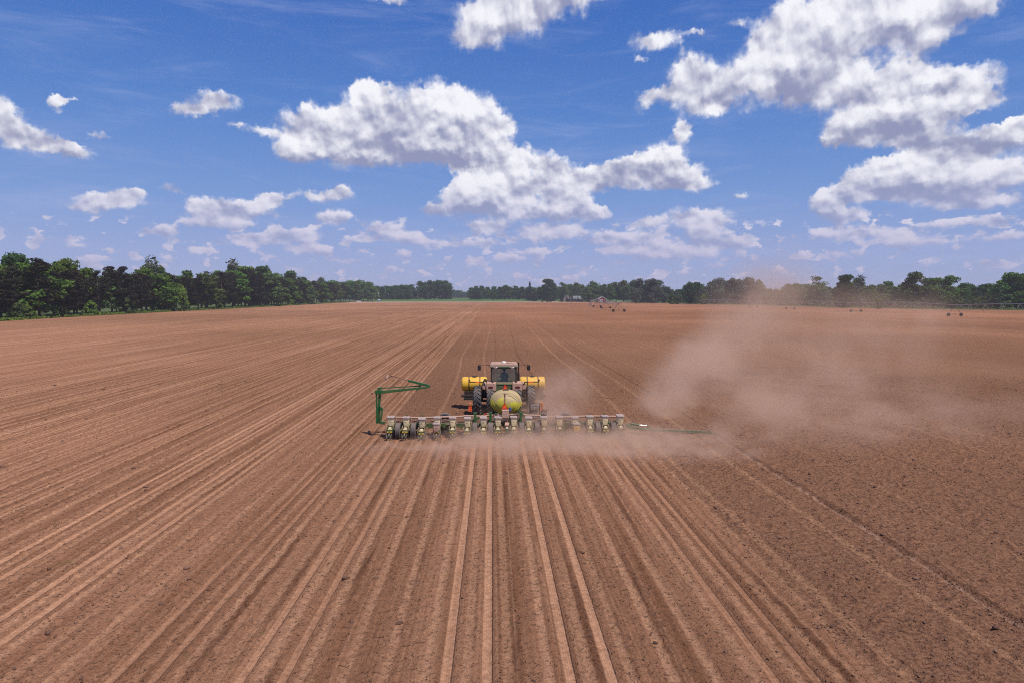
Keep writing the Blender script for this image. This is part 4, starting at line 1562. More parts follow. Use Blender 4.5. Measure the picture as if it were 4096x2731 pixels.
# fenders
for s in (-1, 1):
    b = MB()
    pl = [(s * .50, 1.98), (s * 1.02, 1.98), (s * 1.06, 1.9), (s * 1.06, 1.50), (s * 1.0, 1.44), (s * .56, 1.47), (s * .47, 1.55), (s * .47, 1.88)]
    b.prism(pl, -.50, .62)
    pl2 = [(s * 1.07, 1.96), (s * 1.22, 1.94), (s * 1.29, 1.80), (s * 1.28, 1.62), (s * 1.07, 1.55)]
    b.prism(pl2, -.42, .52)
    f = b.build('fender', M_pink, trac, bevel=.03)
    MB().box((s * .79, -.512, 1.74), (.26, .03, .10)).build('tail_light', M_red, trac, bevel=.008)
    b = MB()
    b.box((s * .68, -.42, 2.06), (.12, .08, .09), rot=(.3, 0, 0)).cyl((s * .68, -.38, 1.97), (s * .68, -.40, 2.03), .015, 6)
    b.build('work_light', M_black, trac, bevel=.01)
# warning bars
for s in (-1, 1):
    b = MB().bar((s * 1.12, -.40, 1.83), (s * 1.20, -.45, 2.02), .05).bar((s * 1.18, -.45, 2.03), (s * 1.36, -.45, 2.03), .05)
    b.bar((s * 1.35, -.45, 2.02), (s * 2.06, -.45, 2.04), .035, .05)
    b.cyl((s * 2.04, -.43, 2.04), (s * 2.04, -.43, 2.13), .02, 6)
    w_ = b.build('warning_bar', M_black, trac)
    MB().box((s * 1.55, -.485, 2.03), (.26, .012, .06)).build('reflector', M_org, w_)
    MB().cyl((s * 2.04, -.49, 2.14), (s * 2.04, -.41, 2.14), .055, 14).build('lamp', M_red, w_)
# cab
b = MB()
for s in (-1, 1):
    b.bar((s * .74, .12, 1.96), (s * .72, .22, 2.80), .05, .05)
    b.bar((s * .78, 1.55, 1.4), (s * .72, 1.62, 2.80), .06, .05)
    b.bar((s * .78, .75, 1.4), (s * .76, .75, 2.80), .04, .04)
    b.bar((s * .74, .12, 1.97), (s * .50, .10, 1.86), .05, .05)
    b.bar((s * .78, .12, 2.0), (s * .79, 1.55, 1.42), .05, .05)
b.bar((-.50, .10, 1.86), (.50, .10, 1.86), .05, .05)
b.bar((-.73, .21, 2.79), (.73, .21, 2.79), .06, .06)
b.bar((-.73, 1.62, 2.79), (.73, 1.62, 2.79), .06, .06)
b.build('cab_frame', M_black, trac)
b = MB()
b.box((0, .9, 1.42), (1.5, 1.5, .10)).box((0, 1.5, 1.62), (.7, .25, .4)).box((.45, .75, 1.68), (.18, .6, .45))
b.build('cab_floor', M_black, trac, bevel=.02)
b = MB()
pl = [(-.73, .18, 2.77), (.73, .18, 2.77), (.74, .115, 1.99), (.50, .10, 1.88), (-.50, .10, 1.88), (-.74, .115, 1.99)]
b.add(pl, [tuple(range(6))])
b.build('rear_window', M_glass, trac, smooth=False)
b = MB()
b.add([(-.70, 1.62, 2.76), (.70, 1.62, 2.76), (.76, 1.56, 1.5), (-.76, 1.56, 1.5)], [(0, 1, 2, 3)])
b.build('windscreen', M_glass, trac, smooth=False)
for s in (-1, 1):
    b = MB().add([(s * .745, .22, 2.76), (s * .745, 1.6, 2.76), (s * .79, 1.54, 1.5), (s * .79, .16, 1.98)], [(0, 1, 2, 3)])
    mb = MB(); mb.add([(s * .745, .22, 2.76), (s * .745, 1.6, 2.76), (s * .79, 1.54, 1.5), (s * .79, .16, 1.98)], [(0, 1, 2, 3)])
    mb.build('side_window', M_glass, trac, smooth=False)
b = MB()
b.prism([(-.82, 2.82), (.82, 2.82), (.83, 2.93), (.74, 3.01), (-.74, 3.01), (-.83, 2.93)], .05, 1.85)
b.box((0, .9, 3.02), (1.2, 1.2, .03), ch=.15)
r_o = b.build('roof', M_roof, trac, bevel=.03)
MB().box((0, .035, 2.86), (.62, .04, .085)).box((-.72, .035, 2.86), (.16, .03, .07)).box((.72, .035, 2.86), (.16, .03, .07)).build('roof_trim', G_, r_o, bevel=.008)
b = MB()
for s in (-1, 1):
    b.box((s * .49, .03, 2.82), (.15, .06, .08))
b.build('roof_light', M_chrome, r_o, bevel=.01)
b = MB().lathe([(0, .13), (.03, .135), (.07, .125), (.10, .085), (.115, .0)], 20, 'z', (0, .75, 3.04))
b.build('receiver', M_white, trac)
MB().tube([(.1, .75, 3.05), (.2, .55, 3.045), (.55, .35, 3.04), (.78, .3, 2.95)], .012, 6).build('cable', M_black, trac)
for s in (-1, 1):
    b = MB().bar((s * .80, .35, 2.83), (s * .88, .33, 2.96), .04).bar((s * .86, .33, 2.96), (s * 1.50, .28, 2.98), .025)
    b.bar((s * 1.50, .28, 2.98), (s * 1.50, .28, 2.74), .02)
    a_ = b.build('mirror_arm', M_black, trac)
    b = MB().box((s * 1.47, .25, 2.80), (.19, .05, .30), ch=.02)
    b.build('mirror', M_black, a_, bevel=.015)
MB().tube([(.92, 1.9, 1.8), (.92, 1.9, 2.35)], .075, 14).tube([(.92, 1.9, 2.3), (.92, 1.9, 2.88), (.92, 1.82, 2.98)], .045, 12).build('exhaust', M_black, trac)
MB().tube([(.92, 1.9, 1.85), (.7, 1.9, 1.7), (.4, 1.95, 1.6)], .05, 8).build('exhaust_elbow', M_rust, trac)
# seat
b = MB().box((.02, .72, 1.86), (.50, .50, .12), ch=.06).box((.02, .45, 2.16), (.46, .12, .55), rot=(-.12, 0, 0), taper=(.8, 1))
seat = b.build('seat', M_black, trac, bevel=.04)
MB().tube([(.02, 1.35, 1.75), (.02, 1.22, 2.12)], .03, 8).lathe([(-.012, .19), (0, .205), (.012, .19), (0, .175)], 22, 'y', (.02, 1.2, 2.15), closed=True).build('steering_wheel', M_black, trac)
# saddle tanks
for s in (-1, 1):
    t = empty('saddle_tank', (s * 1.82, 2.55, 1.55), parent=trac)
    b = MB().lathe([(-.80, .0), (-.80, .28), (-.785, .38), (-.74, .43), (-.66, .45), (.66, .45), (.74, .43), (.785, .38), (.80, .28), (.80, .0)], 32, 'x')
    b.build('shell', M_tank, t)
    for xs_ in (-.33, .35):
        MB().lathe([(-.03, .447), (-.03, .462), (.03, .462), (.03, .447)], 32, 'x', (xs_, 0, 0), closed=True, smooth=False).build('strap', M_black, t)
    MB().lathe([(.0, .16), (.05, .16), (.07, .13), (.07, 0)], 18, 'z', (0, 0, .43)).build('lid', M_black, t)
    b = MB()
    b.box((-s * .05, 0, -.52), (1.35, .75, .22)).box((-s * .4, .05, -.72), (.7, .5, .3))
    b.box((s * .15, -.45, -.68), (1.3, .35, .14))
    b.box((s * .05, -.45, -.86), (1.2, .40, .13), ch=.02)
    b.bar((s * .4, -.40, -.9), (s * .4, -.4, -.5), .06).bar((-s * .75, -.1, -.7), (-s * 1.5, -.2, -.75), .14)
    b.build('tank_frame', M_black, t, bevel=.012)
# slow vehicle triangle
def triangle(parent, x, y, z, w):
    h = w * .87
    o = MB().prism([(x - w / 2, z - h / 3), (x - w / 2 + .02, z - h / 3 - .03), (x + w / 2 - .02, z - h / 3 - .03), (x + w / 2, z - h / 3), (x + .03, z + h * 2 / 3), (x - .03, z + h * 2 / 3)], y, y + .012).build('slow_vehicle_triangle', M_redp, parent)
    k = .70
    MB().prism([(x - w / 2 * k, z - h / 3 * k), (x + w / 2 * k, z - h / 3 * k), (x, z + h * 2 / 3 * k)], y - .006, y - .001).build('orange_centre', M_org, o)


triangle(trac, .06, -.36, 1.64, .42)
MB().bar((0, -.2, .75), (0, -1.6, .62), .12, .08).bar((-.35, -.3, .9), (-.3, -1.2, .75), .07).bar((.35, -.3, .9), (.3, -1.2, .75), .07).build('drawbar', G_, trac)

# ------------------------------------------------------------------ driver
def figure():
    bm = bmesh.new()
    sk = bm.verts.layers.skin.verify()
    def V_(p, r):
        v = bm.verts.new(p)
        v[sk].radius = r if isinstance(r, tuple) else (r, r)
        return v
    pel = V_((0, 0, 0), (.15, .12))
    bel = V_((0, .0, .16), (.145, .11))
    che = V_((0, .03, .36), (.165, .12))
    nkb = V_((0, .04, .50), (.085, .075))
    nk = V_((0, .05, .57), .052)
    hd0 = V_((0, .065, .64), (.070, .080))
    hd = V_((0, .07, .71), (.080, .095))
    hd1 = V_((0, .065, .78), (.062, .072))
    ch_ = [(pel, bel), (bel, che), (che, nkb), (nkb, nk), (nk, hd0), (hd0, hd), (hd, hd1)]
    for s in (-1, 1):
        sh = V_((s * .18, .03, .44), .062)
        elb = V_((s * .25, .16, .20), .046)
        wr = V_((s * .17, .40, .24), .032)
        ha = V_((s * .15, .45, .26), (.035, .022))
        hip = V_((s * .09, .04, -.02), .09)
        kn = V_((s * .14, .46, .02), .065)
        an = V_((s * .15, .56, -.36), .045)
        ft = V_((s * .16, .68, -.42), (.042, .035))
        ch_ += [(che, sh), (sh, elb), (elb, wr), (wr, ha), (pel, hip), (hip, kn), (kn, an), (an, ft)]
        for q in range(4):
            f1 = V_((s * (.17 - .018 * q), .475, .285 - .004 * q), .010)
            f2 = V_((s * (.168 - .018 * q), .50, .275), .009)
            f3 = V_((s * (.166 - .018 * q), .50, .245 + .003 * q), .008)
            ch_ += [(ha, f1), (f1, f2), (f2, f3)]
        t1 = V_((s * .125, .455, .25), .011)
        t2 = V_((s * .12, .48, .24), .009)
        ch_ += [(ha, t1), (t1, t2)]
    for a, b_ in ch_:
        bm.edges.new((a, b_))
    pel[sk].use_root = True
    me = bpy.data.meshes.new('person')
    bm.to_mesh(me)
    bm.free()
    return me


M_skin, nt, out = newmat('skin_and_clothes')
x_, y_, z_ = sep(nt, pos(nt))
arm = x_.abs().ss(.225, .235)
c_ = mixc(nt, ss_(z_, .02, .03), (.03, .035, .06), (.10, .15, .26))
c_ = mixc(nt, z_.ss(.535, .545), c_, (.40, .23, .16))
c_ = mixc(nt, y_.ss(.20, .22) * z_.ss(.12, .14), c_, (.40, .23, .16))
c_ = mixc(nt, y_.ss(.6, .61), c_, (.02, .02, .02))
principled(nt, out, c_, .8, 0, .2)
drv = empty('person', (TX + .02, TY + .62, 1.93))
tag(drv, 'driver in a blue shirt and dark cap seated inside the tractor cab', 'person')
me = figure()
body = bpy.data.objects.new('body', me)
COL.objects.link(body)
body.parent = drv
me.materials.append(M_skin)
md = body.modifiers.new('skin', 'SKIN')
md.use_smooth_shade = True
sb = body.modifiers.new('sub', 'SUBSURF')
sb.levels = 1
sb.render_levels = 1
b = MB()
b.lathe([(.60, .088), (.66, .098), (.72, .098), (.775, .080), (.80, .04), (.805, 0)], 20, 'z', (0, .055, .02), sy=1.12)
b.prism([(-.07, .12), (.07, .12), (.055, .22), (-.055, .22)], .715, .73, 'z')
b.build('cap', M_black, drv)
b = MB().ball((-.030, .162, .722), (.011, .008, .009), 8, 6).ball((.030, .162, .722), (.011, .008, .009), 8, 6)
b.build('eyes', M_black, drv)
b = MB().prism([(-.014, .155), (.014, .155), (.006, .188), (-.006, .188)], .675, .71, 'z')
b.ball((0, .158, .652), (.022, .008, .006), 8, 6).ball((-.088, .07, .70), (.010, .020, .030), 8, 6).ball((.088, .07, .70), (.010, .020, .030), 8, 6)
b.build('face_features', M_skin, drv)
# ------------------------------------------------------------------ planter (origin on the soil under the middle of the toolbar)
PY = 34.25
pl_ = empty('planter', (XC, PY, -.03))
tag(pl_, 'wide green row planter with cream seed hoppers raising dust behind the tractor', 'planter')
ROWX = [-5.715 + .762 * i for i in range(16)]


def hopper_mb(w0=.30, w1=.25, d0=.42, d1=.30, z0=.58, z1=.97, y=0.0):
    mb = MB()
    sec = [(z0, w1 * .9, d1 * .9), (z0 + .06, w1, d1), (z1 - .10, w0 * .97, d0), (z1, w0, d0)]
    vs = []
    n = 8
    for z, w, d in sec:
        c = .035
        for (a, b_) in ((-w / 2 + c, -d / 2), (w / 2 - c, -d / 2), (w / 2, -d / 2 + c), (w / 2, d / 2 - c), (w / 2 - c, d / 2), (-w / 2 + c, d / 2), (-w / 2, d / 2 - c), (-w / 2, -d / 2 + c)):
            vs.append((a, y + b_, z))
    fs = [tuple(reversed(range(8))), tuple(range(24, 32))]
    for i in range(3):
        for k in range(8):
            fs.append((i * 8 + k, i * 8 + (k + 1) % 8, (i + 1) * 8 + (k + 1) % 8, (i + 1) * 8 + k))
    mb.add(vs, fs)
    mb.box((0, y - d0 / 2 + .012, z1 - .11), (.09, .03, .05))
    return mb


def lid_mb(w=.38, d=.52, z=.97, y=0.0):
    mb = MB()
    mb.box((0, y, z + .018), (w - .02, d - .02, .036), ch=.05)
    mb.box((0, y, z + .055), (w, d, .045), ch=.06, taper=(.93, .95))
    mb.box((0, y, z + .085), (w * .45, d * .45, .018), ch=.03, taper=(.9, .9))
    return mb


class RU:
    pass


def row_unit(extra=False):
    """seed row unit: hopper, lid, shank frame, meter tray, gauge and closing wheels"""
    r = empty('row_unit', (0, 0, 0), parent=pl_)
    y0 = -.62
    b = MB()
    for s in (-1, 1):
        b.bar((s * .10, 0, .62), (s * .10, y0 + .22, .50), .03, .07)
        b.bar((s * .10, 0, .45), (s * .10, y0 + .22, .36), .03, .06)
        b.bar((s * .15, y0 + .22, .60), (s * .15, y0 - .32, .40), .02, .14)
        b.bar((s * .155, y0 - .05, .62), (s * .16, y0 - .36, .47), .025, .035)
    b.box((0, .02, .52), (.30, .10, .34))
    b.box((0, y0 - .34, .42), (.32, .03, .10))
    b.box((0, y0 - .02, .40), (.20, .42, .18))
    b.prism([(y0 - .30, .36), (y0 + .25, .40), (y0 + .10, .05), (y0 - .10, .02)], -.03, .03, 'x')
    b.build('shank_frame', G_, r)
    hopper_mb(y=y0 + .12).build('hopper', M_cream, r, bevel=.008)
    lid_mb(y=y0 + .12).build('hopper_lid', M_lid, r, bevel=.008)
    b = MB().box((0, y0 - .20, .52), (.12, .14, .08)).box((0, y0 - .27, .48), (.20, .03, .05))
    b.build('seed_meter', M_cream, r, bevel=.006)
    for s in (-1, 1):
        t = MB().lathe([(-.05, .13), (-.055, .19), (-.04, .20), (.04, .20), (.055, .19), (.05, .13)], 22, 'x').build('gauge_wheel', M_rub2, r)
        t.location = (s * .13, y0 + .02, .19)
        MB().lathe([(0, .135), (.02 * s, .10), (.03 * s, .03), (.03 * s, 0)], 16, 'x').build('rim', M_black, t)
    b = MB().bar((0, y0 - .25, .36), (0, y0 - .62, .20), .05, .07).box((0, y0 - .44, .34), (.06, .03, .10)).cyl((0, y0 - .30, .36), (0, y0 - .42, .42), .018, 8)
    b.bar((-.10, y0 - .60, .17), (.10, y0 - .60, .17), .03, .05)
    b.build('closing_arm', G_, r)
    for s in (-1, 1):
        t = MB().lathe([(-.012, .15), (0, .158), (.012, .15), (.012, .05), (.022, .03), (-.022, .03), (-.012, .05)], 20, 'x', closed=True).build('closing_wheel', M_rub2, r)
        t.location = (s * .09, y0 - .62, .145)
        t.rotation_euler = (0, s * .22, s * -.06)
    return r


proto = row_unit()
MB().tube([(.10, -.5, .60), (.17, -.3, .66), (.2, .0, .80), (.16, .08, .92)], .018, 6).build('seed_hose', M_hose, proto)
for i, x in enumerate(ROWX):
    u = proto if i == 0 else copy_tree(proto, pl_)
    u.location = (x, 0, (.05, 0, 0, 0, 0, 0, 0, 0, 0, 0, 0, 0, 0, 0, 0, .09)[i])
    if i: u.rotation_euler = (random.Random(i).uniform(-.05, .05), 0, random.Random(i + 50).uniform(-.03, .03)); u.location.z += random.Random(i + 9).uniform(-.02, .02)
    if i in (0, 4, 11, 15):
        MB().box((0, -1.005, .36), (.26, .02, .07)).build('yellow_label', Y_, u)
    if i in (3, 12):
        u['label'] = 'row unit with a second lower hopper behind'
        m_ = M_tan if i == 3 else mat('amber_plastic', (.60, .38, .11), .55, dust=.15)
        hopper_mb(.32, .28, .36, .30, .42, .74, y=-1.02).build('rear_hopper', m_, u, bevel=.008)
        lid_mb(.37, .42, .74, y=-1.02).build('rear_hopper_lid', M_lid, u, bevel=.008)

# toolbar, air pipe and hoses
b = MB()
b.box((0, .12, .55), (11.7, .17, .17))
for i in range(15):
    b.box((ROWX[i] + .381, .03, .52), (.24, .02, .26))
b.box((-2.9, .10, .42), (.22, .3, .34)).box((2.9, .10, .42), (.22, .3, .34))
b.build('toolbar', G_, pl_, bevel=.01)
px_ = []
for i in range(60):
    x = -5.8 + 11.6 * i / 59
    inner = abs(x) < 2.2
    px_.append((x, .28 + .03 * math.sin(x * 2.1), (.96 if inner else .90) + .018 * math.sin(x * 1.7) + (.05 if abs(x) < .9 else 0)))
MB().tube(px_, .048, 10).build('air_pipe', M_tan, pl_)
rh = random.Random(9)
for k in range(4):
    x = -5.8
    pts = []
    while x < 5.8:
        pts.append((x, .12 + rh.uniform(-.08, .10), .70 + rh.uniform(-.05, .10)))
        x += .30
    MB().tube(pts, .018, 5).build('hose', (M_hose, M_rust)[k % 2], pl_)
# gauge wheels carrying the toolbar
for s in (-1, 1):
    for x in (.77, 1.54, 4.56, 5.33):
        wheel(pl_, 'carrying_wheel', s * x, -.72, .41, .25, M_rub2, Y_, ribs=4, hub=.5, side=s, z=.40)
        inner = x < 2
        b = MB()
        for q in (-1, 1):
            b.bar((s * x + q * .16, .1, .55), (s * x + q * .16, -.72, .42), .03, .08)
        b.cyl((s * x - .17, -.72, .41), (s * x + .17, -.72, .41), .025, 8)
        b.build('wheel_arm', G_, pl_)
        if inner and not (s > 0 and x > 1):
            b = MB().box((s * x, -.02, .86), (.12, .10, .66)).box((s * x, -.02, 1.19), (.19, .03, .03)).box((s * x - .08, -.02, 1.14), (.02, .10, .16)).box((s * x + .08, -.02, 1.14), (.02, .10, .16))
            b.build('lift_post', G_clean, pl_, bevel=.006)
        elif not inner:
            MB().bar((s * x - s * .3, .0, .95), (s * x, -.6, .50), .06).tube([(s * x - .35 * s, .05, .8), (s * x - .38 * s, .0, 1.08), (s * x - .30 * s, .0, 1.12), (s * x - .25 * s, .0, .85)], .014, 6).build('lift_arm', G_clean, pl_)
# wing transport wheels, turned side-on
for x in (-3.12, 3.10):
    t = tyre_mb(.33, .20, hub=.55).build('transport_wheel', M_rub, pl_)
    t.location = (x, .75, .71)
    t.rotation_euler = (0, 0, R(90))
    MB().lathe([(-.02, .18), (.02, .16), (.03, .0)], 20, 'x').build('rim', M_black, t)
    b = MB().cyl((x, .66, .72), (x, .50, .72), .07, 12).cyl((x - .10, .58, .72), (x + .12, .58, .72), .025, 8).box((x + .02, .54, .76), (.12, .05, .06))
    b.build('wheel_hub', M_chrome, pl_)
    MB().box((x, .50, .50), (.16, .6, .12)).box((x, .60, .32), (.40, .12, .50)).build('wheel_bracket', M_rub2, pl_)
# drawbar frame to the tractor
b = MB()
for s in (-1, 1):
    b.bar((s * 2.2, .15, .60), (s * .28, 3.1, .78), .11, .13)
    b.bar((s * .4, .15, .55), (s * .16, 3.2, .62), .09, .11)
b.bar((-.5, 2.6, .72), (.5, 2.6, .72), .12)
b.bar((0, 3.0, .68), (0, 4.45, .58), .15, .14)
b.box((0, 1.0, .62), (1.6, .12, .12))
b.box((-.55, 2.1, .66), (.08, 1.6, .08)).box((.55, 2.1, .66), (.08, 1.6, .08))
b.build('drawbar_frame', G_, pl_, bevel=.012)
# liquid tank on the drawbar
tk = empty('liquid_tank', (.06, 2.7, 1.30), parent=pl_)
prof = [(-.98, 0), (-.97, .18), (-.92, .40), (-.86, .53), (-.80, .575), (-.79, .625), (-.75, .635), (-.73, .625), (-.68, .665), (-.67, .715), (-.62, .725), (-.60, .71), (-.55, .74), (-.54, .79), (-.49, .80), (-.47, .79)]
for k in range(4):
    y = -.40 + .26 * k
    prof += [(y, .82), (y + .04, .86), (y + .10, .86), (y + .14, .82)]
prof += [(.72, .78), (.88, .6), (.97, .3), (.98, 0)]
MB().lathe(prof, 48, 'y', sy=1.0, sz=.74).build('shell', M_ltank, tk)
MB().lathe([(0, .16), (.06, .16), (.08, .12), (.08, 0)], 18, 'z', (0, .1, .60)).build('lid', M_black, tk)
b = MB()
for y in (-.45, .45):
    b.bar((-.62, y, -.50), (.62, y, -.50), .08, .10).bar((-.62, y, -.50), (-.80, y, -.2), .05).bar((.62, y, -.50), (.80, y, -.2), .05)
b.build('cradle', G_, tk)
# central hopper, pole with triangle, small gear
b = MB()
b.box((-.02, -.35, 1.16), (.33, .30, .32), taper=(1.03, 1.03))
b.box((-.02, -.35, 1.34), (.36, .33, .045), ch=.03)
b.box((-.02, -.35, .91), (.31, .28, .18), rot=(PI, 0, 0), taper=(.45, .5))
b.box((-.03, -.505, 1.22), (.20, .006, .10))
b.build('central_hopper', M_tan, pl_, bevel=.01)
b = MB().bar((-.04, .25, .70), (-.04, .20, 2.10), .065, .05).box((-.04, .18, 2.11), (.16, .12, .04))
pole = b.build('marker_pole', M_rust, pl_)
triangle(pl_, -.05, .10, 1.44, .34)
MB().tube([(.03, .18, 2.1), (.3, .25, 1.95), (.5, .4, 1.8)], .009, 6).build('pole_wire', M_black, pl_)
MB().cyl((.22, -.2, 1.30), (.22, -.2, 1.44), .065, 14).cyl((.22, -.2, 1.44), (.22, -.2, 1.47), .05, 14).build('filter_cap', M_blue, pl_)
b = MB().cyl((.22, -.2, .70), (.22, -.2, 1.30), .03, 8).tube([(.22, -.2, 1.2), (.16, -.3, .9), (.12, -.35, .55)], .022, 6)
for k in range(14):
    a = rh.uniform(0, 6.28)
    cx = rh.choice((-.55, -.4, .55, .75)) + rh.uniform(-.1, .1)
    b.tube([(cx - .15, .1, .75), (cx - .12, .2, 1.0 + rh.uniform(-.1, .12)), (cx + .05, .3, 1.05 + rh.uniform(-.1, .1)), (cx + .17, .2, .95), (cx + .25, .1, .72)], .013, 5)
b.build('hose_loops', M_hose, pl_)
b = MB()
b.box((.05, -.95, .52), (.22, .22, .36)).box((.05, -.95, .22), (.24, .26, .05))
b.build('rear_hitch_box', G_, pl_, bevel=.01)
MB().box((.05, -1.068, .60), (.10, .008, .09)).build('white_sticker', M_white, pl_)
MB().box((.05, -1.00, .12), (.12, .08, .24)).box((.05, -.95, .74), (.20, .25, .10), rot=(.4, 0, 0)).cyl((-.06, -1.02, .70), (.14, -.98, .80), .03, 8).build('rear_hitch_plate', M_pink, pl_)
MB().box((-1.02, .6, .98), (.13, .12, .12)).build('red_valve', M_redp, pl_)
MB().bar((-1.02, .6, .6), (-1.02, .6, .93), .07).build('valve_post', M_black, pl_)
# hydraulic manifold and box right of the tank
b = MB()
for i in range(9):
    x = 1.32 + .05 * i
    b.tube([(x - .05 * i * .3, .7, .75), (x, .95, 1.05), (x, 1.0, 1.36), (x + .02, .9, 1.44), (x + .05, .75, 1.36)], .017, 6)
b.build('manifold_hoses', M_hose, pl_)
b = MB().box((1.52, .92, 1.30), (.44, .08, .28), ch=.02)
for i in range(6):
    b.cyl((1.33 + .075 * i, .84, 1.16), (1.33 + .075 * i, .84, 1.36), .018, 8)
b.build('manifold', M_chrome, pl_, bevel=.008)
b = MB().bar((1.28, .95, .6), (1.28, .95, 1.45), .04).bar((1.78, .95, .6), (1.78, .95, 1.45), .04).bar((1.26, .95, 1.46), (1.80, .95, 1.47), .03)
b.build('manifold_stand', M_black, pl_)
for i in range(7):
    x = 1.85 + .04 * i
    MB().tube([(x, .3, .75), (x + rh.uniform(-.1, .1), .5, 1.05), (x + rh.uniform(-.1, .15), .4, 1.3 + rh.uniform(-.1, .05))], .018, 6).build('upright_hose', M_rust if i % 2 else M_hose, pl_)
b = MB().box((1.92, -.15, .86), (.26, .22, .46)).box((1.92, -.18, 1.10), (.30, .28, .03)).box((1.92, -.18, .62), (.30, .28, .03))
b.build('control_box', M_black, pl_, bevel=.01)
MB().box((1.92, -.268, .92), (.16, .008, .14)).build('grey_sticker', M_chrome, pl_)
# extremity paddles
for x in (-1.82, 1.90):
    b = MB().bar((x, .95, .65), (x, .95, 1.45), .03).bar((x, .95, 1.0), (x - math.copysign(.35, x), .8, .62), .02)
    p_ = b.build('warning_paddle', M_black, pl_)
    MB().box((x - .04, .93, 1.22), (.085, .012, .30)).box((x + .045, .93, 1.22), (.05, .010, .30)).build('reflector', M_org if x < 0 else M_lamp, p_)
    MB().lathe([(-.03, 0), (-.03, .07), (-.015, .085), (.02, .085), (.03, .06), (.03, 0)], 18, 'y', (x, .93, 1.46)).build('lamp', M_lamp, p_)
    if x < 0:
        MB().box((x, .97, .92), (.22, .03, .24)).build('mud_flap', M_black, p_)

# folded marker arm on the left, coordinates measured along the machine's plane
def pp(px, py, dy=0.0):
    v = at(px, py, PY + dy)
    return Vector((v.x - XC, dy, v.z + .03))


ma = empty('folded_marker_arm', (0, 0, 0), parent=pl_)
b = MB()
b.bar(pp(1508.5, 1692), pp(1506, 1575), .10, .09, up=(0, 1, 0), w2=.07)
b.bar(pp(1513.5, 1690, .08), pp(1519, 1572, .08), .10, .12, up=(0, 1, 0), w2=.12)
b.box(pp(1513, 1567), (.30, .16, .20))
b.prism([(pp(1519, 1620).x, pp(1519, 1620).z), (pp(1533, 1633).x, pp(1533, 1633).z), (pp(1530, 1640).x, pp(1530, 1640).z), (pp(1519, 1642).x, pp(1519, 1642).z)], -.04, .06)
b.build('upright', G_clean, ma, bevel=.008)
b = MB().bar(pp(1522, 1682), pp(1528, 1643), .10, .10, up=(0, 1, 0)).cyl(pp(1530, 1632), pp(1529, 1645), .03, 8)
b.bar(pp(1518, 1688), pp(1540, 1690), .16, .14)
b.build('lift_cylinder', G_clean, ma, bevel=.006)
b = MB().bar(pp(1516, 1568), pp(1700, 1549), .15, .13, up=(0, 1, 0), w2=.10, h2=.10).bar(pp(1524, 1564), pp(1532, 1568), .2, .14, up=(0, 1, 0))
b.bar(pp(1698, 1551), pp(1714, 1545), .10, .12, up=(0, 1, 0)).bar(pp(1712, 1550), pp(1716, 1537), .08, .14)
b.bar(pp(1662, 1550), pp(1670, 1559), .10, .12)
b.build('inner_arm', G_clean, ma, bevel=.008)
b = MB().bar(pp(1510, 1554), pp(1526, 1551), .12, .12).bar(pp(1524, 1551, .05), pp(1672, 1543, .05), .045, .05).box(pp(1678, 1543, .05), (.12, .1, .12))
b.build('link_rod', G_clean, ma, bevel=.006)
b = MB().bar(pp(1714, 1541), pp(1633, 1521), .13, .11, up=(0, 1, 0), w2=.10)
b.build('outer_arm', G_clean, ma, bevel=.008)
MB().bar(pp(1636, 1522), pp(1560, 1500), .05, .05).bar(pp(1568, 1503), pp(1551, 1513), .05).build('disc_rod', M_rust, ma)
t = MB().lathe([(-.02, 0), (-.02, .04), (.0, .12), (.035, .16), (.040, .16), (.02, .12), (.0, .05)], 22, 'x').build('marker_disc', M_tan, ma)
t.location = pp(1545, 1508)
t.rotation_euler = (.3, .5, .35)

# extended marker arm on the right
me_ = empty('extended_marker_arm', (0, 0, 0), parent=pl_)
b = MB().bar(pp(2503, 1701), pp(2516, 1702), .22, .20).bar(pp(2512, 1707), pp(2600, 1719), .13, .15, w2=.12, h2=.10)
b.prism([(pp(2580, 1717).x, pp(2580, 1717).z), (pp(2590, 1700).x, pp(2590, 1700).z), (pp(2596, 1700).x, pp(2596, 1700).z), (pp(2604, 1718).x, pp(2604, 1718).z)], -.05, .05)
b.build('inner_arm', G_clean, me_, bevel=.008)
MB().cyl(pp(2527, 1694), pp(2557, 1698), .065, 12).bar(pp(2520, 1697), pp(2530, 1694), .10).build('fold_cylinder', G_clean, me_)
MB().cyl(pp(2556, 1698), pp(2586, 1700), .020, 10).build('cylinder_rod', M_chrome, me_)
MB().tube([pp(2530, 1700), pp(2524, 1690), pp(2538, 1689), pp(2552, 1692)], .012, 6).build('hose', M_hose, me_)
b = MB().bar(pp(2600, 1718), pp(2832, 1726.5), .11, .11)
b.build('outer_arm', G_clean, me_, bevel=.006)
b = MB().bar(pp(2772, 1728), pp(2780, 1740), .10, .05).bar(pp(2798, 1731), pp(2808, 1738), .12, .06)
b.build('arm_stop', M_rust, me_)
b = MB().bar(pp(2822, 1732), pp(2866, 1731), .10, .07).bar(pp(2836, 1722), pp(2848, 1733), .14, .08).bar(pp(2860, 1732), pp(2868, 1746), .07).bar(pp(2856, 1740), pp(2872, 1746), .05)
b.build('disc_mount', G_clean, me_, bevel=.006)
t = MB().lathe([(-.02, 0), (-.02, .04), (.0, .14), (.04, .20), (.045, .20), (.02, .14), (.0, .05)], 24, 'x').build('marker_disc', M_black, me_)
t.location = pp(2872, 1745)
t.rotation_euler = (0, .1, .35)
# ------------------------------------------------------------------ sprinkler pivots
M_gal = flat('galvanised_steel', (.30, .28, .27), .55, .5, var=.25, nscale=1.0)
M_dk = flat('weathered_pipe', (.10, .055, .045), .7, var=.3, nscale=1.0)


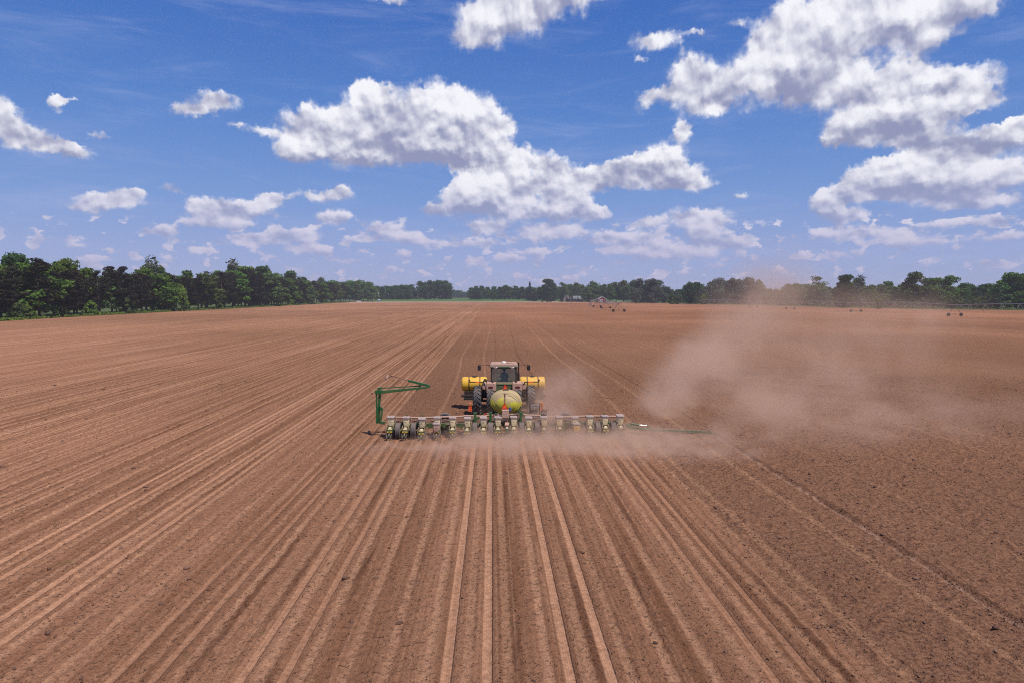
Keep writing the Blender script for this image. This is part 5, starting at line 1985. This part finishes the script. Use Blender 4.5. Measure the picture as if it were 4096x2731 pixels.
def tower(parent, x, y, h=3.7, rot=0.0, base=4.3):
    t = empty('tower', (x, y, 0), rot, parent=parent)
    b = MB()
    for s in (-1, 1):
        b.bar((s * base / 2, 0, .65), (s * .12, 0, h), .11, .11)
        b.bar((s * base / 2 * .62, 0, 1.9), (0, .0, 1.9), .05) if False else None
    b.bar((-base / 2, 0, .72), (base / 2, 0, .72), .15, .15)
    b.box((0, 0, .80), (.6, .22, .2))
    b.box((0, 0, h), (.5, .3, .2))
    b.build('leg_frame', M_dk, t)
    for s in (-1, 1):
        w_ = tyre_mb(.62, .30, lugs=16, hub=.5).build('wheel', M_black, t)
        w_.location = (s * base / 2, 0, .60)
        w_.rotation_euler = (0, 0, R(90))
        rim_mb(.62, .30, .5).build('rim', M_dk, w_)
    return t


def span(parent, a, b_, drops=10):
    a = Vector(a)
    b_ = Vector(b_)
    L = (b_ - a).length
    d = (b_ - a).normalized()
    sd_ = Vector((-d.y, d.x, 0)).normalized()
    n = 9
    arch = lambda t: .7 * math.sin(PI * t)
    mb = MB()
    mb.tube([a + d * (L * i / 16) + Vector((0, 0, arch(i / 16))) for i in range(17)], .13, 8)
    prev = None
    for i in range(1, n):
        t = i / n
        top = a + d * (L * t) + Vector((0, 0, arch(t)))
        pl, pr = [top + sd_ * (s * .95) - Vector((0, 0, 1.35)) for s in (-1, 1)]
        mb.bar(top, pl, .09).bar(top, pr, .09).bar(pl, pr, .08)
        if prev:
            mb.bar(prev[0], pl, .05).bar(prev[1], pr, .05)
        else:
            mb.bar(a, pl, .05).bar(a, pr, .05)
        prev = (pl, pr)
    mb.bar(prev[0], b_, .035).bar(prev[1], b_, .035)
    mb.build('truss_span', M_gal, parent)
    mb = MB()
    for i in range(1, drops):
        t = i / drops
        top = a + d * (L * t) + Vector((0, 0, arch(t) - .1))
        mb.tube([top, top + sd_ * .35 + Vector((0, 0, .18)), top + sd_ * .5 - Vector((0, 0, 2.2)), top + sd_ * .5 - Vector((0, 0, 2.6))], .028, 4)
    mb.build('sprinkler_drops', M_dk, parent)


def gp(px, py):
    v = gnd(px, py)
    return v.x, v.y


pv = empty('sprinkler_pivot')
tag(pv, 'wheeled sprinkler line with three towers standing in the field before the red barn', 'irrigation pivot', 'wheeled sprinkler lines in the field')
tw = [gp(2388.5, 1229.5), gp(2423, 1235.5), gp(2475, 1248)]
cx, cy_ = gp(2361, 1223)
for (x, y), bs in zip(tw, (4.6, 5.0, 5.0)):
    tower(pv, x, y, base=bs)
b = MB()
for i in range(4):
    a = PI / 4 + i * PI / 2
    b.bar((cx + 1.5 * math.cos(a), cy_ + 1.5 * math.sin(a), 0), (cx + .2 * math.cos(a), cy_ + .2 * math.sin(a), 3.9), .16)
b.cyl((cx, cy_, 0), (cx, cy_, 4.6), .14, 8)
b.build('pivot_point', M_gal, pv)
nodes = [(cx, cy_, 4.1)] + [(x, y, 3.9) for x, y in tw]
for i in range(3):
    span(pv, nodes[i], nodes[i + 1])
d_ = (Vector(nodes[3]) - Vector(nodes[2])).normalized()
e_ = Vector(nodes[3]) + Vector((d_.x * -3 + 5.5, d_.y * 4, .9))
MB().tube([nodes[3], Vector(nodes[3]) + (e_ - Vector(nodes[3])) * .5 + Vector((0, 0, .3)), e_], .09, 8).bar(nodes[3], e_ - Vector((0, 0, 1.0)), .04).bar(e_ - Vector((0, 0, 1.0)), e_, .04).build('overhang', M_gal, pv)

pv2 = empty('sprinkler_pivot')
tag(pv2, 'long wheeled sprinkler line with four distant towers half hidden by dust on the right', 'irrigation pivot', 'wheeled sprinkler lines in the field')
tw = [gp(3013, 1231.5), gp(3161, 1238.5), gp(3424, 1249), gp(3819, 1266)]
for x, y in tw:
    tower(pv2, x, y, base=4.5)
xs2 = [p[0] for p in tw]
nodes = [(152, 500, 3.9)] + [(x, y, 3.9) for x, y in tw] + [(tw[3][0] + 6, tw[3][1] - 58, 3.9)]
for i in range(5):
    span(pv2, nodes[i], nodes[i + 1])
tower(pv2, nodes[5][0], nodes[5][1], base=4.5)

# ------------------------------------------------------------------ farmhouse, barn and small things at the far edge
M_wall = flat('cream_siding', (.20, .18, .165), .8, var=.08, nscale=1)
M_shing = flat('grey_shingles', (.16, .165, .17), .9, var=.2, nscale=1.5)
M_trim = flat('white_trim', (.75, .74, .72), .6, var=.05)
M_win = flat('window_glass', (.03, .04, .05), .15, 0, .6)
M_barn = flat('barn_red', (.24, .028, .022), .8, var=.2, nscale=1.2)


def gable(parent, x0, x1, y0, y1, z0, ze, zr, mw, mr, over=.35, axis='y', name='wall'):
    "walls with a gable roof; the ridge runs along the axis"
    xm, ym = (x0 + x1) / 2, (y0 + y1) / 2
    if axis == 'y':
        MB().prism([(x0, z0), (x1, z0), (x1, ze), (xm, zr - .12), (x0, ze)], y0, y1).build(name, mw, parent, smooth=False)
        k = (zr - ze) / (x1 - xm)
        MB().prism([(x0 - over, ze - over * k), (xm, zr), (x1 + over, ze - over * k), (x1 + over, ze - over * k - .2), (xm, zr - .2 + .1), (x0 - over, ze - over * k - .2)][::-1], y0 - over, y1 + over).build('roof', mr, parent, smooth=False)
    else:
        MB().prism([(y0, z0), (y1, z0), (y1, ze), (ym, zr - .12), (y0, ze)], x0, x1, 'x').build(name, mw, parent, smooth=False)
        k = (zr - ze) / (y1 - ym)
        MB().prism([(y0 - over, ze - over * k), (ym, zr), (y1 + over, ze - over * k), (y1 + over, ze - over * k - .2), (ym, zr - .1), (y0 - over, ze - over * k - .2)], x0 - over, x1 + over, 'x').build('roof', mr, parent, smooth=False)


def win(parent, x, y, z, w, h):
    f = MB().box((x, y - .03, z), (w + .2, .06, h + .2)).build('window', M_trim, parent, smooth=False)
    MB().box((x, y - .07, z), (w, .03, h)).build('pane', M_win, f, smooth=False)


hY = 835.0
def hx(px):
    return at(px, 1200, hY).x
house = empty('farmhouse', (0, 0, 0))
tag(house, 'cream farmhouse with grey roof and front gable behind the small spruces', 'house')
gable(house, hx(2290), hx(2330), hY, hY + 9, 0, 3.4, 7.2, M_wall, M_shing, axis='x', name='wing_wall')
gable(house, hx(2256), hx(2289), hY - 1, hY + 9, 0, 4.4, 8.6, M_wall, M_shing, name='gable_wall')
MB().prism([(hx(2255), 4.3), (hx(2272.5), 8.75), (hx(2290), 4.3), (hx(2290), 4.0), (hx(2272.5), 8.4), (hx(2255), 4.0)][::-1], hY - 1.45, hY - 1.36).build('gable_trim', M_wall, house, smooth=False)
win(house, hx(2265), hY - 1, 2.4, 1.4, 1.4)
win(house, hx(2278), hY - 1, 2.4, 1.4, 1.4)
for p_ in (2300, 2312, 2322):
    win(house, hx(p_), hY, 2.6, 1.3, 1.2)
MB().box((hx(2306), hY + 4.6, 7.4), (1.0, .8, 1.8)).build('chimney', M_wall, house, smooth=False)

bY = 720.0
bx = lambda px: at(px, 1200, bY).x
barn = empty('barn', (0, 0, 0))
tag(barn, 'small red barn with white trim and a checkered white door', 'barn')
gable(barn, bx(2393), bx(2426), bY, bY + 12, 0, 4.2, 6.4, M_barn, M_shing)
MB().prism([(bx(2387), 3.0), (bx(2387), 0), (bx(2393), 0), (bx(2393), 3.9)], bY + 1, bY + 11).build('lean_to', M_barn, barn, smooth=False)
MB().prism([(bx(2386), 3.0), (bx(2393.2), 4.25), (bx(2393.2), 4.4), (bx(2386), 3.2)], bY + .6, bY + 11.4).build('lean_to_roof', M_shing, barn, smooth=False)
MB().prism([(bx(2392), 3.95), (bx(2409.5), 6.45), (bx(2427), 3.95), (bx(2427), 3.6), (bx(2409.5), 6.05), (bx(2392), 3.6)][::-1], bY - .5, bY - .38).box((bx(2393.6), bY - .06, 2), (.25, .1, 4)).box((bx(2425.4), bY - .06, 2), (.25, .1, 4)).build('trim', M_trim, barn, smooth=False)
dr_, nt, out = newmat('checkered_door')
X_, Y_2, Z_ = sep(nt, pos(nt))
chk = ((X_ * (PI / .62)).sin() * ((Z_ * (PI / .62)).sin()))._m('GREATER_THAN', 0.0)
principled(nt, out, mixc(nt, chk, (.75, .74, .72), (.10, .07, .07)), .7)
dx0, dx1 = bx(2398.5), bx(2411)
d1 = MB().box(((dx0 + dx1) / 2, bY - .06, 1.55), (dx1 - dx0, .10, 3.1)).build('door', dr_, barn, smooth=False)
MB().box(((dx0 + dx1) / 2, bY - .07, 3.2), (dx1 - dx0 + .6, .14, .2)).build('door_rail', M_trim, d1, smooth=False)
win(barn, bx(2418), bY, 2.4, 1.2, 1.1)
shed = empty('shed', (0, 0, 0))
tag(shed, 'low grey roofed shed between the spruces and the red barn', 'shed')
sx0, sx1 = at(2358, 1200, 790).x, at(2371, 1200, 790).x
gable(shed, sx0, sx1, 790, 797, 0, 3.2, 5.0, M_wall, M_shing, axis='x')

# white car
car = empty('parked_car', (at(1437, 1205, 800).x, 796, 0), R(8))
tag(car, 'white car parked on the pale headland beside the far trees', 'car')
b = MB()
b.prism([(-2.3, .45), (-2.25, .95), (-1.2, 1.08), (2.2, 1.10), (2.35, .8), (2.35, .45)], -.92, .92, 'y')
b.prism([(-1.25, 1.07), (-.55, 1.68), (1.75, 1.70), (2.2, 1.09)], -.80, .80, 'y')
b.build('body', M_trim, car, bevel=.05)
b = MB().prism([(-.98, 1.14), (-.50, 1.58), (1.68, 1.60), (1.95, 1.14)], -.83, .83, 'y')
b.build('windows', M_win, car)
b = MB().prism([(-1.18, 1.12), (-.66, 1.60), (-.62, 1.60), (-1.1, 1.12)], -.7, .7, 'y')
b.build('windscreen', M_win, car)
for x in (-1.45, 1.4):
    for y in (-.82, .82):
        w_ = MB().lathe([(-.11, .18), (-.12, .30), (-.09, .35), (.09, .35), (.12, .30), (.11, .18), (.08, 0)], 18, 'y').build('wheel', M_black, car)
        w_.location = (x, y, .34)
        MB().lathe([(0, .2), (.02, .0)], 12, 'y', (0, math.copysign(.10, y), 0)).build('rim', M_chrome, w_)
for y in (-.65, .65):
    MB().box((-2.28, y, .82), (.08, .35, .14)).build('headlight', M_chrome, car)

# blue tank trailer
bl = flat('blue_panel', (.06, .22, .36), .5)
tr = empty('farm_trailer', (at(1517, 1205, 840).x, 838, 0))
tag(tr, 'small blue trailer with a pale curved top beside the tall pole', 'trailer')
MB().box((0, 0, 1.45), (3.1, 2.2, 1.9), ch=.2, taper=(.95, .95)).build('body', bl, tr, bevel=.08)
MB().prism([(-1.5, 2.4), (-1.35, 2.75), (-.8, 2.95), (.8, 2.95), (1.35, 2.75), (1.5, 2.4)], -1.0, 1.0).build('top', M_trim, tr)
for s in (-1, 1):
    w_ = MB().lathe([(-.10, .15), (-.11, .32), (.11, .32), (.10, .15), (.05, 0)], 16, 'x').build('wheel', M_black, tr)
    w_.location = (s * 1.35, 0, .32)
MB().bar((1.2, -.3, .5), (2.7, -1.2, .35), .12).bar((-1.4, -.9, .35), (-1.4, -.9, .9), .1).build('tow_bar', M_black, tr)

# poles and the wire between them
M_wood = flat('weathered_wood', (.26, .23, .21), .9, var=.2)
def power_pole(px, ytop, Y, label, canister):
    p = at(px, 1200, Y)
    z1 = at(px, ytop, Y).z
    e = empty('utility_pole', (p.x, p.y, 0))
    tag(e, label, 'utility pole', 'utility poles at the far end of the field')
    MB().tube([(0, 0, -.5), (0, 0, z1)], [.20, .14], 8).build('shaft', M_wood, e)
    MB().box((0, -.16, z1 - .6), (2.4, .12, .14)).build('cross_arm', M_wood, e)
    for x in (-1.1, -.5, .5, 1.1):
        MB().cyl((x, -.16, z1 - .53), (x, -.16, z1 - .3), .05, 6).build('insulator', M_trim, e)
    if canister:
        MB().lathe([(0, 0), (0, .5), (1.3, .5), (1.4, .35), (1.4, 0)], 14, 'z', (-.75, -.2, z1 - 5.2)).box((-.35, -.1, z1 - 4.5), (.3, .15, .5)).build('transformer', M_trim, e)
    return p.x, p.y, z1
q1 = power_pole(1516, 1161, 872, 'tall pole with white transformer beside the blue trailer', True)
q2 = power_pole(1715, 1171, 905, 'plain pole with crossarm in front of the tall tree clump', False)
b = MB()
for dx in (-1.1, 1.1):
    pts = []
    for i in range(13):
        t = i / 12
        pts.append((q1[0] + dx + (q2[0] - q1[0]) * t, q1[1] + (q2[1] - q1[1]) * t, (q1[2] + (q2[2] - q1[2]) * t) - .3 - 2.2 * math.sin(PI * t)))
    b.tube(pts, .02, 4)
wires = b.build('power_line', M_black)
tag(wires, 'thin power line strung between the two far poles', 'power line')

# ------------------------------------------------------------------ air and dust
def volume_box(name, lo, hi, m, label, cat):
    c = [(lo[i] + hi[i]) / 2 for i in range(3)]
    d = [hi[i] - lo[i] for i in range(3)]
    o = MB().box(c, d).build(name, m, smooth=False)
    tag(o, label, cat, kind='stuff')
    return o


m, nt, out = newmat('haze_air')
pv_ = nt.nodes.new('ShaderNodeVolumePrincipled')
pv_.inputs['Color'].default_value = (.66, .72, .86, 1)
pv_.inputs['Density'].default_value = .00017
pv_.inputs['Anisotropy'].default_value = .1
nt.links.new(pv_.outputs[0], out.inputs['Volume'])
volume_box('haze', (-2760, -61.5, -1.2), (2760, 2760, 34), m, 'thin pale haze in the air over the fields', 'haze')


def dust(name, lo, hi, blobs, label, k=1.0, nsc=.55, seed=0.0, ztop=None, contrast=(.36, .66), step=1.0):
    """dust cloud: soft puffs (x, y, z, rx, ry, rz, density) broken up by turbulence"""
    m, nt, out = newmat(name + '_air')
    P = pos(nt)
    wv = noise(nt, P, nsc * .5, 3, .6, col=True)
    P2 = addc(nt, P, scalec(nt, addc(nt, wv, (.5, .5, .5), 'SUBTRACT'), 1.3 / nsc))
    tot = None
    for (x, y, z, rx, ry, rz, a) in blobs:
        n = nt.nodes.new('ShaderNodeVectorMath')
        n.operation = 'MULTIPLY_ADD'
        nt.links.new(P2, n.inputs[0])
        n.inputs[1].default_value = (1 / rx, 1 / ry, 1 / rz)
        n.inputs[2].default_value = (-x / rx, -y / ry, -z / rz)
        d = nt.nodes.new('ShaderNodeVectorMath')
        d.operation = 'DOT_PRODUCT'
        nt.links.new(n.outputs[0], d.inputs[0])
        nt.links.new(n.outputs[0], d.inputs[1])
        e = (E(nt, d.outputs['Value']) * -1.0).exp() * a
        tot = e if tot is None else tot + e
    nn = noise(nt, addc(nt, P, (seed, seed * 2, 0)), nsc, 4, .58)
    x_, y_, z_ = sep(nt, P)
    # the cloud thins to nothing before the faces of its box
    edge = None
    for s_, a, b_ in ((x_, lo[0], hi[0]), (y_, lo[1], hi[1])):
        w = (b_ - a) * .10
        t = ss_(s_, a, a + w) * ss_(s_, b_, b_ - w)
        edge = t if edge is None else edge * t
    edge = edge * ss_(z_, hi[2], hi[2] * .72)
    den = (tot - .02).max(0.0) * (nn.ss(*contrast) * .92 + .08) * edge * k
    v = nt.nodes.new('ShaderNodeVolumePrincipled')
    v.inputs['Color'].default_value = (.95, .67, .50, 1)
    v.inputs['Anisotropy'].default_value = .15
    nt.links.new(den.s, v.inputs['Density'])
    nt.links.new(v.outputs[0], out.inputs['Volume'])
    m.cycles.volume_step_rate = step
    return volume_box(name, lo, hi, m, label, 'dust')


low = []
rd = random.Random(21)
for i, x in enumerate(ROWX):
    X = x + XC
    a = .75 + (.35 if i > 5 else 0) + (.2 if i > 8 else 0)
    if i < 3: a *= .45
    low.append((X + .1, 32.9, .10, .42, .9, (.44 if i > 7 else .32) if i > 2 else .15, a))
    low.append((X + rd.uniform(-.4, .6), 31.4 - rd.uniform(0, 1.6), .12, rd.uniform(.5, 1.1), rd.uniform(.6, 1.5), rd.uniform(.14, .38), a * rd.uniform(.5, 1.5)))
for (x, y, z, rx, ry, rz, a) in ((2.2, 32.0, .2, 2.6, 1.3, .34, .55), (5.2, 31.4, .22, 2.2, 1.9, .36, .65), (7.6, 31.6, .3, 1.8, 1.6, .44, .60),
                                 (9.4, 31.0, .18, 1.8, 2.0, .26, .40), (8.0, 29.2, .2, 1.8, 1.4, .28, .42), (10.4, 29.4, .2, 1.6, 1.6, .24, .25), (6.6, 33.0, .3, 1.5, .9, .35, .3), (3.1, 33.4, .7, .8, 1.0, .7, .65), (2.9, 35.0, .7, 1.0, 1.5, .8, .35), (11.6, 33.6, .15, .8, .8, .3, .35)):
    low.append((x, y, z, rx, ry, rz, a))
dust('dust_bank', (-7.0, 26.5, .0), (13.5, 36.3, 2.2), low, 'low bank of soil dust rolling out behind the planter units', k=1.8, nsc=1.0, contrast=(.37, .60), step=2.0)
dust('tractor_dust', (-1.5, 36.4, .0), (8.5, 46.5, 4.2), [(2.9, 39.0, .7, 1.0, 1.6, .9, .55), (4.0, 40.0, 1.0, 1.4, 1.8, 1.1, .65), (4.6, 41.5, 1.7, 1.6, 2.2, 1.1, .20), (1.4, 38.2, .4, 1.2, 1.2, .5, .30), (-.2, 38.0, .25, .9, .9, .35, .15)],
     'dust rising beside the right rear wheels of the tractor', k=.9, nsc=.8, seed=4.0, step=2.0)
def pc(px, py, Y, rx, ry, rz, a):
    v = at(px, py, Y)
    return (v.x, v.y, max(v.z, .2), rx, ry, rz, a)
pl = [pc(2605, 1690, 38.5, .7, 1.6, .6, 1.3), pc(2620, 1650, 40, .9, 2.0, .8, 1.3), pc(2650, 1600, 42, 1.1, 2.3, 1.0, 1.1), pc(2700, 1545, 45, 1.4, 2.6, 1.1, .9), pc(2770, 1485, 47, 1.7, 2.8, 1.2, .65), pc(2840, 1430, 49, 1.9, 3, 1.4, .45), pc(2910, 1360, 53, 2.3, 4, 1.7, .22),
      pc(2990, 1290, 58, 3.0, 5, 2.4, .15), pc(3080, 1200, 60, 3.8, 5, 2.8, .10), pc(3140, 1110, 62, 4.2, 5, 3.0, .040), pc(3160, 1010, 64, 5, 5, 3.2, .018),
      pc(2860, 1560, 44, 2.4, 4, 1.1, .22), pc(3000, 1500, 47, 4.0, 5, 1.8, .13), pc(3200, 1420, 52, 5.0, 6, 2.4, .11), pc(3330, 1620, 42, 4.0, 4, 1.6, .16), pc(3200, 1730, 37, 2.6, 3, 1.2, .26), pc(3080, 1840, 33, 2.0, 2.5, .9, .22), pc(3120, 1620, 41, 3.0, 4, 1.3, .15),
      pc(3480, 1490, 48, 4, 5, 1.7, .14), pc(3420, 1800, 34, 3.0, 3, 1.0, .17), pc(3700, 1680, 38, 4.5, 4, 1.3, .11), pc(3560, 1330, 56, 5, 7, 2.2, .065), pc(3700, 1230, 60, 6, 7, 2.6, .04), pc(3950, 1500, 50, 6, 6, 1.6, .035), pc(3400, 1240, 64, 6, 7, 2.6, .05),
      pc(2760, 1800, 34, 2.4, 2.5, .9, .13), pc(2850, 1660, 39, 2.8, 3.5, 1.0, .12), pc(2700, 1880, 31, 1.8, 2.0, .6, .14),
      pc(3300, 1960, 30, 3, 3, .7, .11), pc(3650, 1860, 33, 4, 4, .9, .09), pc(2950, 1960, 30, 2.2, 3, .6, .12), pc(3850, 1700, 38, 4, 5, 1.0, .07)]
dust('dust_plume', (6.5, 26.0, .0), (72.0, 78.0, 16.0), pl, 'wispy plume of soil dust drifting up to the right of the planter', k=1.12, nsc=.30, seed=9.0, contrast=(.38, .64), step=1.5)
